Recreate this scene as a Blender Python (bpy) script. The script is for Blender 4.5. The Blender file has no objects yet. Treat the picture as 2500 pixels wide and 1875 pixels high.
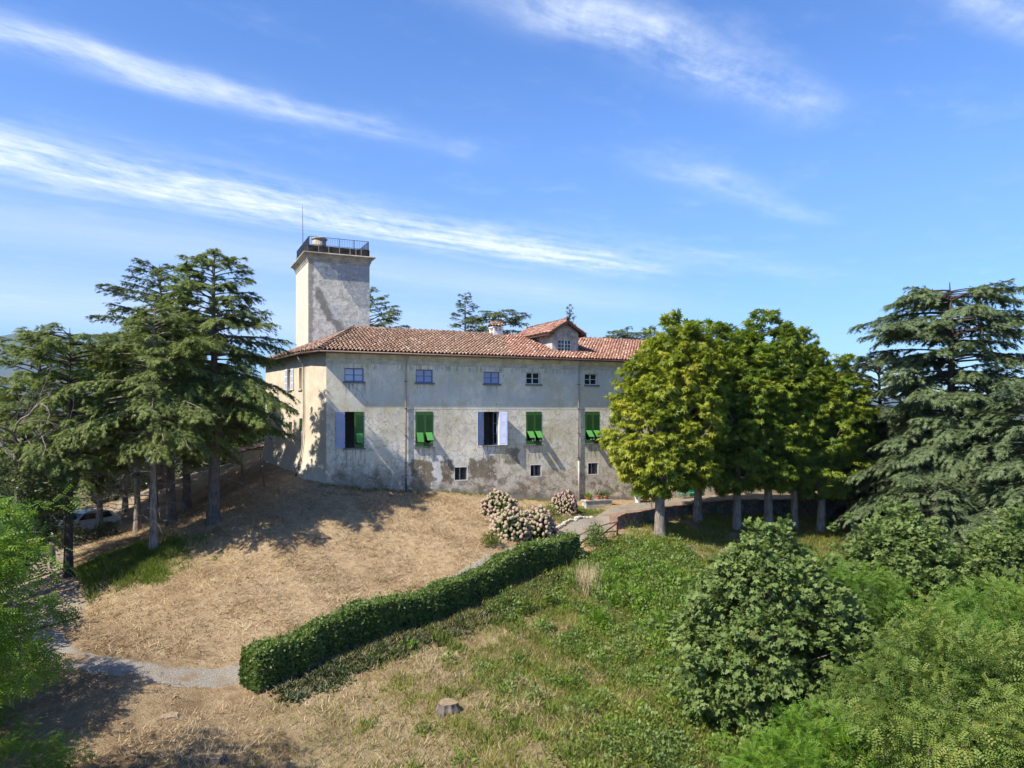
import bpy, bmesh, math, random
import numpy as np
from mathutils import Vector, Matrix
R = math.radians
random.seed(7)
rng = np.random.default_rng(7)
scene = bpy.context.scene
col = scene.collection

# ---------------------------------------------------------------- camera
CAMZ = 4.45
cam_d = bpy.data.cameras.new("camera")
cam = bpy.data.objects.new("camera", cam_d)
col.objects.link(cam)
cam.location = (0, 0, CAMZ)
cam.rotation_euler = (R(90), 0, 0)
cam_d.sensor_width = 36.0
cam_d.lens = 26.0
cam_d.shift_y = 0.0266
cam_d.clip_start = 0.1
cam_d.clip_end = 40000
scene.camera = cam

# ---------------------------------------------------------------- sun and sky
SUN_EL = R(48)
sun_to = Vector((-.783, -.622, 0)).normalized()          # horizontal direction to the sun
sun_dir = Vector((sun_to.x * math.cos(SUN_EL), sun_to.y * math.cos(SUN_EL), math.sin(SUN_EL)))
sl = bpy.data.lights.new("sun", 'SUN')
sl.energy = 4.9
sl.angle = R(0.53)
sl.color = (1.0, 0.93, 0.80)
so = bpy.data.objects.new("sun", sl)
so.rotation_euler = (-sun_dir).to_track_quat('-Z', 'Y').to_euler()
so.location = (0, 0, 60)
col.objects.link(so)

world = bpy.data.worlds.new("World")
scene.world = world
world.use_nodes = True


class NT:
    """tiny node-building helper"""
    def __init__(s, tree):
        s.t = tree
        s.n = tree.nodes
        s.l = tree.links

    def set(s, sock, v):
        if isinstance(v, bpy.types.NodeSocket):
            s.l.new(v, sock)
        elif isinstance(v, (tuple, list)) and sock.type == 'RGBA' and len(v) == 3:
            sock.default_value = (*v, 1)
        else:
            sock.default_value = v

    def m(s, op, a, b=0.0, c=0.0, clamp=False):
        n = s.n.new('ShaderNodeMath')
        n.operation = op
        n.use_clamp = clamp
        s.set(n.inputs[0], a)
        s.set(n.inputs[1], b)
        s.set(n.inputs[2], c)
        return n.outputs[0]

    def add(s, a, b): return s.m('ADD', a, b)
    def sub(s, a, b): return s.m('SUBTRACT', a, b)
    def mul(s, a, b): return s.m('MULTIPLY', a, b)
    def mx(s, a, b): return s.m('MAXIMUM', a, b)

    def sstep(s, x, lo, hi):
        n = s.n.new('ShaderNodeMapRange')
        n.interpolation_type = 'SMOOTHSTEP'
        s.set(n.inputs[0], x)
        n.inputs[1].default_value = lo
        n.inputs[2].default_value = hi
        n.inputs[3].default_value = 0
        n.inputs[4].default_value = 1
        return n.outputs[0]

    def mix(s, f, a, b, mode='MIX'):
        n = s.n.new('ShaderNodeMix')
        n.data_type = 'RGBA'
        n.blend_type = mode
        s.set(n.inputs[0], f)
        s.set(n.inputs[6], a)
        s.set(n.inputs[7], b)
        return n.outputs[2]

    def sep(s, v):
        n = s.n.new('ShaderNodeSeparateXYZ')
        s.l.new(v, n.inputs[0])
        return n.outputs

    def comb(s, x, y, z):
        n = s.n.new('ShaderNodeCombineXYZ')
        for i, q in enumerate((x, y, z)):
            s.set(n.inputs[i], q)
        return n.outputs[0]

    def coord(s, kind='Object'):
        return s.n.new('ShaderNodeTexCoord').outputs[kind]

    def noise(s, vec, scale, detail=4, rough=0.55, col=False, dist=0.0):
        n = s.n.new('ShaderNodeTexNoise')
        s.l.new(vec, n.inputs['Vector'])
        n.inputs['Scale'].default_value = scale
        n.inputs['Detail'].default_value = detail
        n.inputs['Roughness'].default_value = rough
        n.inputs['Distortion'].default_value = dist
        return n.outputs['Color' if col else 'Fac']

    def voro(s, vec, scale, feature='F1', out='Distance'):
        n = s.n.new('ShaderNodeTexVoronoi')
        n.feature = feature
        s.l.new(vec, n.inputs['Vector'])
        n.inputs['Scale'].default_value = scale
        return n.outputs[out]

    def vmul(s, v, k):
        n = s.n.new('ShaderNodeVectorMath')
        n.operation = 'MULTIPLY'
        s.l.new(v, n.inputs[0])
        n.inputs[1].default_value = k
        return n.outputs[0]

    def attr(s, name, out='Fac'):
        n = s.n.new('ShaderNodeAttribute')
        n.attribute_name = name
        return n.outputs[out]

    def bump(s, h, strength=0.5, dist=0.05):
        n = s.n.new('ShaderNodeBump')
        n.inputs['Strength'].default_value = strength
        n.inputs['Distance'].default_value = dist
        s.l.new(h, n.inputs['Height'])
        return n.outputs[0]


# world: physical sky with cirrus on a high flat layer
wt = NT(world.node_tree)
for n in list(wt.n):
    wt.n.remove(n)
sky = wt.n.new('ShaderNodeTexSky')
sky.sky_type = 'NISHITA'
sky.sun_disc = False
sky.sun_elevation = SUN_EL
sky.sun_rotation = math.atan2(sun_to.x, sun_to.y)
sky.altitude = 400
sky.air_density = 1.0
sky.dust_density = 0.5
sky.ozone_density = 1.6
hs = wt.n.new('ShaderNodeHueSaturation')
hs.inputs['Saturation'].default_value = 1.28
hs.inputs['Hue'].default_value = 0.512
wt.l.new(sky.outputs[0], hs.inputs['Color'])
dvec = wt.coord('Generated')
dx, dy, dz = wt.sep(dvec)
zz = wt.mx(dz, 0.03)
px = wt.m('DIVIDE', dx, zz)
py = wt.m('DIVIDE', dy, zz)
al = wt.add(wt.mul(px, 0.78), wt.mul(py, 0.626))          # along the streaks
cr = wt.add(wt.mul(px, -0.626), wt.mul(py, 0.78))         # across them
warp = wt.noise(wt.comb(wt.mul(al, .45), wt.mul(cr, .5), 3.0), 1.0, 3, .6)
crw = wt.add(cr, wt.mul(wt.sub(warp, .5), .55))
fib = wt.noise(wt.comb(wt.mul(al, .9), wt.mul(crw, 5.5), 0.0), 1.0, 7, .62)
fib2 = wt.noise(wt.comb(wt.mul(al, 2.6), wt.mul(crw, 3.6), 7.0), 1.0, 7, .66)
fine = wt.noise(wt.comb(wt.mul(wt.add(al, cr), 3.2), wt.mul(wt.sub(cr, al), 9.), 2.0), 1.0, 6, .68)


def band(c, w, a0, a1, soft, amp):
    q = wt.m('DIVIDE', wt.sub(crw, c), w)
    g = wt.m('EXPONENT', wt.mul(wt.mul(q, q), -1.0))
    e = wt.mul(wt.sstep(al, a0 - soft, a0 + soft), wt.sub(1.0, wt.sstep(al, a1 - soft, a1 + soft)))
    return wt.mul(wt.mul(g, e), amp)


b = band(3.50, .33, -9, 3.9, .9, 1.5)
b = wt.add(b, band(2.36, .11, -9, 1.25, .8, .95))
b = wt.add(b, band(1.36, .12, 1.0, 2.25, .35, 1.1))
b = wt.add(b, band(2.9, .20, 3.0, 5.2, .8, .35))
veil = wt.add(band(4.7, .6, -5, 5.5, 1.5, .26), band(8.2, 2.6, -9, 6.0, 3.0, .42))
b = wt.add(b, band(.55, .3, -2., 1.6, .9, .38))
b = wt.add(b, band(.62, .07, 1.75, 2.6, .3, .75))
b = wt.add(b, band(1.95, .10, 2.3, 3.6, .4, .55))
den = wt.mul(b, wt.sstep(wt.add(wt.mul(fib, .6), wt.add(wt.mul(fib2, .45), wt.mul(fine, .25))), .42, .95))
thin = wt.mul(wt.sstep(fib2, .50, .85), .16)
den = wt.m('MINIMUM', wt.add(wt.add(den, thin), wt.mul(veil, wt.add(.55, wt.mul(fib, .9)))), .93)
den = wt.mul(den, wt.sstep(dz, .02, .09))
cloudcol = (4.3, 4.7, 5.2)
lowtint = wt.mix(wt.sstep(dz, .0, .36), (.40, .54, .77), (1, 1, 1))
skyc = wt.mix(den, wt.mix(1.0, hs.outputs[0], lowtint, 'MULTIPLY'), cloudcol)
bg = wt.n.new('ShaderNodeBackground')
bg.inputs['Strength'].default_value = 0.132
wt.l.new(skyc, bg.inputs['Color'])
wo = wt.n.new('ShaderNodeOutputWorld')
wt.l.new(bg.outputs[0], wo.inputs[0])

vs = scene.view_settings
vs.view_transform = 'Standard'
vs.look = 'None'
vs.gamma = 1
vs.exposure = 0.9
vs.use_curve_mapping = False
cy = scene.cycles
cy.max_bounces = 6
cy.diffuse_bounces = 3
cy.glossy_bounces = 2
cy.transmission_bounces = 4
cy.transparent_max_bounces = 4
cy.volume_bounces = 0
cy.use_denoising = True
cy.adaptive_threshold = .02
cy.sample_clamp_indirect = 6

# ================================================================ helpers
VD = Vector((0.908, 0.419, 0)).normalized()      # along the villa front
VROT = math.atan2(VD.y, VD.x)
VC = Vector((-11.15, 44.4, 0))                   # front left corner of the villa


def tag(o, label=None, cat=None, group=None, kind=None):
    if label: o["label"] = label
    if cat: o["category"] = cat
    if group: o["group"] = group
    if kind: o["kind"] = kind
    return o


def link(o, parent=None):
    col.objects.link(o)
    if parent: o.parent = parent
    return o


def empty(name, loc=(0, 0, 0), rz=0, sc=1):
    o = bpy.data.objects.new(name, None)
    o.location = loc
    o.rotation_euler = (0, 0, rz)
    o.scale = (sc, sc, sc) if not isinstance(sc, tuple) else sc
    o.empty_display_size = .2
    return link(o)


def mesh_obj(name, me, mat=None, parent=None):
    if mat is not None and len(me.materials) == 0: me.materials.append(mat)
    return link(bpy.data.objects.new(name, me), parent)


def mk(name, V, F, mat=None, parent=None, smooth=False):
    me = bpy.data.meshes.new(name)
    me.from_pydata([tuple(v) for v in V], [], F)
    me.update()
    if smooth:
        for p in me.polygons: p.use_smooth = True
    return mesh_obj(name, me, mat, parent)


def np_mesh(name, V, F, tint=None, smooth=False, extra=None):
    """V (n,3), F (m,k) same-size faces, or list of such arrays; tint per face"""
    Fs = F if isinstance(F, list) else [F]
    me = bpy.data.meshes.new(name)
    V = np.ascontiguousarray(V, dtype=np.float32)
    me.vertices.add(len(V))
    me.vertices.foreach_set('co', V.ravel())
    loops = np.concatenate([f.ravel() for f in Fs]).astype(np.int32)
    sizes = np.concatenate([np.full(len(f), f.shape[1], np.int32) for f in Fs])
    starts = np.concatenate([[0], np.cumsum(sizes)[:-1]]).astype(np.int32)
    me.loops.add(len(loops))
    me.loops.foreach_set('vertex_index', loops)
    me.polygons.add(len(sizes))
    me.polygons.foreach_set('loop_start', starts)
    me.update(calc_edges=True)
    if tint is not None:
        a = me.attributes.new('tint', 'FLOAT', 'FACE')
        a.data.foreach_set('value', np.asarray(tint, dtype=np.float32))
    if extra is not None:
        for k, v in extra.items():
            a = me.attributes.new(k, 'FLOAT', 'POINT')
            a.data.foreach_set('value', np.asarray(v, dtype=np.float32))
    if smooth:
        me.polygons.foreach_set('use_smooth', np.ones(len(sizes), bool))
    return me


class MB:
    """collects simple solids into one mesh"""
    def __init__(s):
        s.V = []
        s.F = []

    def box(s, x0, x1, y0, y1, z0, z1):
        b = len(s.V)
        s.V += [(x, y, z) for z in (z0, z1) for y in (y0, y1) for x in (x0, x1)]
        s.F += [tuple(b + i for i in q) for q in ((0, 2, 3, 1), (4, 5, 7, 6), (0, 1, 5, 4), (2, 6, 7, 3), (0, 4, 6, 2), (1, 3, 7, 5))]
        return s

    def obox(s, M, x0, x1, y0, y1, z0, z1):
        b = len(s.V)
        s.box(x0, x1, y0, y1, z0, z1)
        for i in range(b, len(s.V)):
            s.V[i] = tuple(M @ Vector(s.V[i]))
        return s

    def tube(s, pts, rad, n=8, cap=True):
        b = len(s.V)
        pts = [Vector(p) for p in pts]
        if not isinstance(rad, (list, tuple)): rad = [rad] * len(pts)
        for i, p in enumerate(pts):
            a = pts[max(i - 1, 0)]
            c = pts[min(i + 1, len(pts) - 1)]
            t = (c - a).normalized()
            u = t.orthogonal().normalized() if abs(t.z) < .9 else t.cross(Vector((1, 0, 0))).normalized()
            if abs(t.z) < .9: u = t.cross(Vector((0, 0, 1))).normalized()
            w = t.cross(u)
            for k in range(n):
                an = 2 * math.pi * k / n
                s.V.append(tuple(p + (u * math.cos(an) + w * math.sin(an)) * rad[i]))
        for i in range(len(pts) - 1):
            for k in range(n):
                k2 = (k + 1) % n
                s.F.append((b + i * n + k, b + i * n + k2, b + (i + 1) * n + k2, b + (i + 1) * n + k))
        if cap:
            s.F.append(tuple(b + k for k in range(n))[::-1])
            s.F.append(tuple(b + (len(pts) - 1) * n + k for k in range(n)))
        return s

    def lathe(s, prof, n=16, c=(0, 0, 0)):
        b = len(s.V)
        for r, z in prof:
            for k in range(n):
                an = 2 * math.pi * k / n
                s.V.append((c[0] + r * math.cos(an), c[1] + r * math.sin(an), c[2] + z))
        for i in range(len(prof) - 1):
            for k in range(n):
                k2 = (k + 1) % n
                s.F.append((b + i * n + k, b + i * n + k2, b + (i + 1) * n + k2, b + (i + 1) * n + k))
        s.F.append(tuple(b + k for k in range(n))[::-1])
        s.F.append(tuple(b + (len(prof) - 1) * n + k for k in range(n)))
        return s

    def poly(s, pts):
        b = len(s.V)
        s.V += [tuple(p) for p in pts]
        s.F.append(tuple(range(b, b + len(pts))))
        return s

    def extrude(s, prof, x0, x1):
        """closed (y,z) profile swept along x"""
        b = len(s.V)
        n = len(prof)
        s.V += [(x0, y, z) for y, z in prof] + [(x1, y, z) for y, z in prof]
        for k in range(n):
            k2 = (k + 1) % n
            s.F.append((b + k, b + k2, b + n + k2, b + n + k))
        s.F.append(tuple(range(b, b + n))[::-1])
        s.F.append(tuple(range(b + n, b + 2 * n)))
        return s

    def build(s, name, mat, parent=None, smooth=False):
        return mk(name, s.V, s.F, mat, parent, smooth)


def copy_tree(o, parent=None):
    c = o.copy()
    link(c)
    c.parent = parent
    for ch in o.children:
        copy_tree(ch, c)
    return c


# ================================================================ materials
def mat(name):
    m = bpy.data.materials.new(name)
    m.use_nodes = True
    t = NT(m.node_tree)
    p = t.n['Principled BSDF']
    p.inputs['Roughness'].default_value = .85
    p.inputs['Specular IOR Level'].default_value = .25
    return m, t, p


def simple(name, c, rough=.6, spec=.3, var=.15, scale=6., bump=0.0, metal=0):
    m, t, p = mat(name)
    o = t.coord()
    n = t.noise(o, scale, 5, .6)
    n2 = t.noise(o, scale * 7, 3, .6)
    f = t.add(t.mul(n, .7), t.mul(n2, .3))
    lo = tuple(x * (1 - var * 1.6) for x in c)
    hi = tuple(min(x * (1 + var * 1.4), 1) for x in c)
    t.l.new(t.mix(t.sstep(f, .25, .75), lo, hi), p.inputs['Base Color'])
    p.inputs['Roughness'].default_value = rough
    p.inputs['Specular IOR Level'].default_value = spec
    p.inputs['Metallic'].default_value = metal
    if bump:
        t.l.new(t.bump(f, bump, .03), p.inputs['Normal'])
    return m


def leafmat(name, cols, trans=.28, rough=.5, spec=.25, tcol=None, big=.35):
    """leaf colours from the per-leaf tint plus a broad variation through the crown"""
    m, t, p = mat(name)
    tint = t.attr('tint')
    wn = t.noise(t.coord('Object'), big, 3, .6)
    f = t.add(t.mul(tint, .75), t.mul(t.sstep(wn, .3, .7), .25))
    cr_ = t.n.new('ShaderNodeValToRGB')
    el = cr_.color_ramp.elements
    el[0].position = 0
    el[0].color = (*cols[0], 1)
    el[1].position = 1
    el[1].color = (*cols[-1], 1)
    for i, c in enumerate(cols[1:-1]):
        e = el.new((i + 1) / (len(cols) - 1))
        e.color = (*c, 1)
    t.l.new(f, cr_.inputs[0])
    t.l.new(cr_.outputs[0], p.inputs['Base Color'])
    p.inputs['Roughness'].default_value = rough
    p.inputs['Specular IOR Level'].default_value = spec
    tr = t.n.new('ShaderNodeBsdfTranslucent')
    g = t.mix(1.0, cr_.outputs[0], tcol or (1.25, 1.3, .6), 'MULTIPLY')
    t.l.new(g, tr.inputs['Color'])
    ms = t.n.new('ShaderNodeMixShader')
    ms.inputs[0].default_value = trans
    t.l.new(p.outputs[0], ms.inputs[1])
    t.l.new(tr.outputs[0], ms.inputs[2])
    t.l.new(ms.outputs[0], t.n['Material Output'].inputs[0])
    return m


def barkmat(name, c0, c1, scale=5.):
    m, t, p = mat(name)
    o = t.coord()
    n = t.noise(t.vmul(o, (1, 1, .22)), scale * 2.2, 6, .65, dist=.4)
    n2 = t.noise(o, scale * .35, 3)
    t.l.new(t.mix(t.sstep(t.add(t.mul(n, .75), t.mul(n2, .3)), .3, .72), c0, c1), p.inputs['Base Color'])
    p.inputs['Roughness'].default_value = .95
    t.l.new(t.bump(n, .9, .06), p.inputs['Normal'])
    return m


def boxmask(t, x, z, x0, x1, z0, z1, s):
    a = t.mul(t.sstep(x, x0 - s, x0 + s), t.sub(1.0, t.sstep(x, x1 - s, x1 + s)))
    c = t.mul(t.sstep(z, z0 - s, z0 + s), t.sub(1.0, t.sstep(z, z1 - s, z1 + s)))
    return t.mul(a, c)


def plaster_front():
    m, t, p = mat("weathered_plaster")
    o = t.coord()
    x, y, z = t.sep(o)
    big = t.noise(o, .35, 4, .6)
    mid = t.noise(o, 1.3, 6, .65)
    fine = t.noise(o, 9, 5, .65)
    streak = t.noise(t.comb(t.mul(x, 3.0), t.mul(y, 3.), t.mul(z, .28)), 1.0, 5, .6)
    c = t.mix(t.sstep(big, .38, .62), (.62, .55, .42), (.84, .765, .62))
    c = t.mix(t.mul(t.sstep(mid, .46, .60), .55), c, (.60, .58, .51))              # grey lime wash
    c = t.mix(t.mul(t.sstep(t.noise(o, .55, 5, .6), .54, .62), .6), c, (.56, .48, .27))  # ochre left over
    c = t.mix(t.mul(t.mul(t.sstep(streak, .50, .72), t.sstep(t.noise(o, .45, 3, .5), .45, .6)), .5), c, (.33, .32, .29))
    zw = t.add(z, t.mul(t.sub(mid, .5), 1.6))
    # colour above the eave's shadow line is lightened to lift that shade
    up = t.sstep(zw, 4.3, 4.9)
    c = t.mix(t.mul(up, .25), c, (.70, .67, .55))
    # pale patch repairs between the storeys
    rep = t.mul(t.sstep(t.noise(o, .8, 2, .4), .58, .60), boxmask(t, x, zw, -.2, 22, .4, 2.6, .3))
    c = t.mix(t.mul(rep, .7), c, (.72, .70, .66))
    # damp plinth
    nx = t.add(x, t.mul(t.sub(t.noise(o, 1.5, 6, .66), .5), 1.7))
    nz = t.add(z, t.mul(t.sub(t.noise(o, 1.25, 6, .68), .5), 1.5))
    low = t.sub(1.0, t.sstep(t.add(zw, t.mul(x, .045)), .1, 1.9))
    c = t.mix(t.mul(low, .55), c, (.48, .42, .36))
    dn = t.sstep(t.noise(t.comb(t.add(x, z), y, t.sub(z, t.mul(x, .6))), 1.1, 6, .7), .44, .6)
    c = t.mix(t.mul(t.mul(dn, low), .95), c, (.19, .15, .11))
    brown = t.mix(t.sstep(mid, .4, .6), (.12, .095, .065), (.22, .175, .115))
    pat = t.mx(boxmask(t, nx, nz, 5.2, 6.75, -.5, 1.35, .12), boxmask(t, nx, nz, 7.3, 8.1, -.1, 1.35, .12))
    pat = t.mx(pat, boxmask(t, nx, nz, 9.2, 11.1, .05, 1.3, .14))
    pat = t.mx(pat, t.mul(boxmask(t, nx, nz, 11.6, 12.8, .9, 1.9, .14), .8))
    pat = t.mx(pat, t.mul(boxmask(t, nx, nz, .5, 4.6, -.4, .75, .3), .55))
    pat = t.mul(pat, t.sstep(t.add(t.mul(mid, .6), t.mul(fine, .4)), .33, .52))
    pat = t.m('MINIMUM', t.mul(pat, 1.25), 1.0)
    c = t.mix(t.mul(pat, .95), c, brown)
    rust = boxmask(t, nx, z, 13.75, 14.05, -1.2, -.2, .08)
    c = t.mix(t.mul(rust, .6), c, (.40, .27, .10))
    pale = t.mul(boxmask(t, t.add(nx, t.mul(z, .05)), z, 6.75, 7.25, -1.2, 1.6, .08), 1.0)
    c = t.mix(t.mul(pale, .85), c, (.72, .71, .68))
    foot = t.sub(1.0, t.sstep(t.add(t.add(nz, t.mul(x, .088)), 0), -.15, .35))
    c = t.mix(t.mul(foot, .7), c, (.13, .11, .095))
    # dirt running from the sills
    run = t.sstep(t.noise(t.comb(t.mul(x, 7.), y, t.mul(z, .9)), 1.0, 3), .47, .63)
    sills = None
    for (a, bb, zt, ln) in ((1.0, 2.4, 2.2, 1.1), (5.4, 6.9, 2.15, 1.0), (10.1, 11.5, 2.2, 1.2), (13.2, 14.6, 2.15, 1.0), (17.8, 19.2, 2.1, .9), (0, 22, 7.38, .35),
                            (1.0, 2.4, 6.2, .9), (5.5, 6.8, 6.2, .6), (10.1, 11.5, 6.2, .7)):
        k = boxmask(t, x, z, a, bb, zt - ln, zt, .12)
        sills = k if sills is None else t.mx(sills, k)
    c = t.mix(t.mul(t.mul(run, sills), .6), c, (.17, .16, .14))
    # ingrained grime and flaked lighter spots
    gr1 = t.noise(t.vmul(o, (1.0, 1, .75)), 2.3, 9, .70, dist=.6)
    c = t.mix(t.mul(t.mul(t.sstep(gr1, .52, .64), t.sub(1.0, t.mul(up, .55))), .48), c, (.38, .35, .29))
    c = t.mix(t.mul(t.sub(1.0, t.sstep(gr1, .34, .43)), .55), c, (.88, .83, .74))
    edge2 = t.mul(t.sub(1.0, t.sstep(t.m('ABSOLUTE', t.sub(t.noise(o, .9, 7, .62), .5)), .004, .016)), t.sub(1.0, up))
    c = t.mix(t.mul(edge2, .55), c, (.22, .20, .17))
    # hairline crack along the floor line and a stepped one below the first window
    wob = t.mul(t.sub(t.noise(t.comb(t.mul(x, 1.5), 0., 0.), 1.0, 4, .7), .5), .16)
    ck = t.sub(1.0, t.sstep(t.m('ABSOLUTE', t.sub(t.sub(z, 4.55), wob)), .012, .03))
    ck = t.mul(ck, t.mul(t.sstep(x, 4.9, 5.2), t.sub(1., t.sstep(x, 21, 22))))
    d2 = t.sub(t.add(z, t.mul(t.sub(x, 1.6), 1.25)), t.add(6.1, t.mul(t.sub(t.noise(o, 2.2, 4), .5), .8)))
    ck2 = t.mul(t.sub(1.0, t.sstep(t.m('ABSOLUTE', d2), .015, .045)), boxmask(t, x, z, 1.5, 2.6, 4.9, 6.2, .05))
    ck3 = t.mul(t.sub(1.0, t.sstep(t.m('ABSOLUTE', t.sub(z, t.add(1.5, wob))), .01, .03)), t.sstep(mid, .5, .6))
    c = t.mix(t.mul(t.mx(ck, t.mx(ck2, t.mul(ck3, .6))), .7), c, (.12, .12, .12))
    # spotted peeling
    sp = t.mul(t.sstep(t.noise(t.vmul(o, (1, 1, .6)), 4.0, 7, .78), .575, .64), t.sstep(t.noise(o, .7, 4, .6), .46, .58))
    c = t.mix(t.mul(sp, .8), c, (.20, .19, .17))
    c = t.mix(t.mul(t.sstep(fine, .50, .75), .35), c, (.30, .29, .27))
    # broad blue-grey and ochre wash that has weathered unevenly
    wash = t.noise(t.vmul(o, (.55, 1, .8)), .62, 5, .62)
    c = t.mix(t.mul(t.mul(t.sstep(wash, .50, .62), up), .5), c, (.56, .57, .54))
    c = t.mix(t.mul(t.mul(t.sub(1.0, t.sstep(wash, .38, .47)), up), .55), c, (.62, .54, .31))

    t.l.new(c, p.inputs['Base Color'])
    p.inputs['Roughness'].default_value = .95
    hgt = t.add(t.add(t.mul(fine, .25), t.mul(mid, .9)), t.mul(pat, -.25))
    t.l.new(t.bump(hgt, .35, .045), p.inputs['Normal'])
    return m


def plaster_side():
    m, t, p = mat("cream_plaster")
    o = t.coord()
    x, y, z = t.sep(o)
    mid = t.noise(o, 1.1, 6, .65)
    streak = t.noise(t.comb(t.mul(x, 4.0), t.mul(y, 4.), t.mul(z, .3)), 1.0, 5, .6)
    c = t.mix(t.sstep(mid, .35, .65), (.47, .41, .31), (.57, .505, .395))
    c = t.mix(t.mul(t.sstep(streak, .52, .72), .4), c, (.38, .34, .26))
    low = t.sub(1.0, t.sstep(t.add(z, t.mul(t.sub(mid, .5), 2.)), .6, 3.0))
    c = t.mix(t.mul(low, .6), c, (.50, .49, .47))
    c = t.mix(t.mul(t.mul(low, t.sstep(streak, .48, .62)), .5), c, (.36, .31, .17))
    t.l.new(c, p.inputs['Base Color'])
    p.inputs['Roughness'].default_value = .95
    t.l.new(t.bump(t.add(mid, t.mul(t.noise(o, 12, 4), .2)), .3, .04), p.inputs['Normal'])
    return m


def plaster_tower():
    m, t, p = mat("tower_plaster")
    o = t.coord()
    x, y, z = t.sep(o)
    wob = t.noise(o, .75, 5, .62)
    mid = t.noise(o, 2.2, 6, .68)
    fine = t.noise(o, 8, 5, .7)
    c = t.mix(t.sstep(mid, .35, .68), (.50, .465, .40), (.78, .72, .61))
    front = t.sub(1.0, t.sstep(y, 11.33, 11.4))
    xs = t.sub(x, .8)
    # smooth cement render in diagonal sweeps over rougher old coat
    dg = t.add(t.add(xs, t.mul(t.sub(z, 12.), .72)), t.mul(t.sub(wob, .5), 2.2))
    up = t.mul(t.sstep(dg, 4.05, 4.15), t.sstep(z, 12.3, 12.6))
    c = t.mix(t.mul(t.mul(up, front), .85), c, (.32, .325, .335))
    dk = t.mul(t.sstep(dg, .75, 1.1), t.sub(1.0, t.sstep(dg, 1.6, 2.1)))
    dk = t.mul(dk, t.mul(t.sub(1.0, t.sstep(z, 13.4, 14.2)), t.sstep(xs, .45, .6)))
    c = t.mix(t.mul(t.mul(dk, front), .9), c, (.19, .175, .155))
    edge = t.mul(t.sub(1.0, t.sstep(t.add(xs, t.mul(t.sub(mid, .5), .4)), .30, .45)), front)
    c = t.mix(t.mul(edge, .75), c, (.24, .22, .18))
    # bare patch with open joints near the top right
    jn = t.noise(t.comb(t.mul(x, 5.), y, t.mul(z, 13.)), 1.0, 3, .6)
    bare = t.mul(boxmask(t, t.add(x, t.mul(t.sub(mid, .5), 1.2)), t.add(z, t.mul(t.sub(wob, .5), 1.)), 3.1, 4.5, 13.0, 14.9, .25), t.sstep(jn, .60, .64))
    c = t.mix(t.mul(t.mul(bare, front), .85), c, (.10, .085, .08))
    pl = t.mul(t.sstep(wob, .57, .60), front)
    c = t.mix(t.mul(pl, .55), c, (.60, .60, .58))
    # sunny side keeps its cream coat
    gr1 = t.noise(o, 2.6, 9, .72, dist=.5)
    c = t.mix(t.mul(t.sstep(gr1, .50, .60), .55), c, (.30, .28, .24))
    c = t.mix(t.mul(t.sub(1.0, t.sstep(gr1, .34, .43)), .5), c, (.84, .79, .70))
    side = t.mul(t.sub(1.0, t.sstep(x, .82, .9)), 1.0)
    c = t.mix(t.mul(side, .75), c, t.mix(t.sstep(t.noise(t.comb(x, t.mul(y, 3.), t.mul(z, .35)), 1.0, 4), .4, .65), (.58, .54, .44), (.43, .40, .29)))
    c = t.mix(t.mul(t.sub(fine, .45), .7), c, (.2, .2, .2))
    t.l.new(c, p.inputs['Base Color'])
    p.inputs['Roughness'].default_value = .95
    h = t.add(t.mul(mid, .8), t.add(t.mul(fine, .5), t.mul(up, .3)))
    t.l.new(t.bump(h, .7, .06), p.inputs['Normal'])
    return m


def tilemat():
    m, t, p = mat("terracotta_tile")
    o = t.coord()
    x, y, z = t.sep(o)
    tint = t.attr('tint')
    n = t.noise(o, 4, 5, .65)
    cr_ = t.n.new('ShaderNodeValToRGB')
    el = cr_.color_ramp.elements
    for i, (q, cc) in enumerate(((0, (.10, .055, .038)), (.35, (.25, .135, .098)), (.65, (.34, .21, .155)), (.85, (.45, .32, .24)), (1, (.56, .46, .37)))):
        e = el[i] if i < 2 else el.new(q)
        e.position = q
        e.color = (*cc, 1)
    el[1].position = .35
    t.l.new(tint, cr_.inputs[0])
    old = t.mix(.5, cr_.outputs[0], (.24, .165, .12))
    wob = t.mul(t.sub(t.noise(o, .8, 3), .5), 2.)
    new = t.sstep(t.add(t.sub(x, t.mul(y, .35)), wob), 11.6, 12.4)
    red = t.mix(.36, cr_.outputs[0], (.40, .18, .13))
    c = t.mix(new, old, red)
    c = t.mix(t.mul(t.sstep(n, .55, .75), .5), c, (.16, .13, .10))
    t.l.new(c, p.inputs['Base Color'])
    p.inputs['Roughness'].default_value = .9
    t.l.new(t.bump(t.noise(o, 25, 4), .3, .01), p.inputs['Normal'])
    return m


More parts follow.
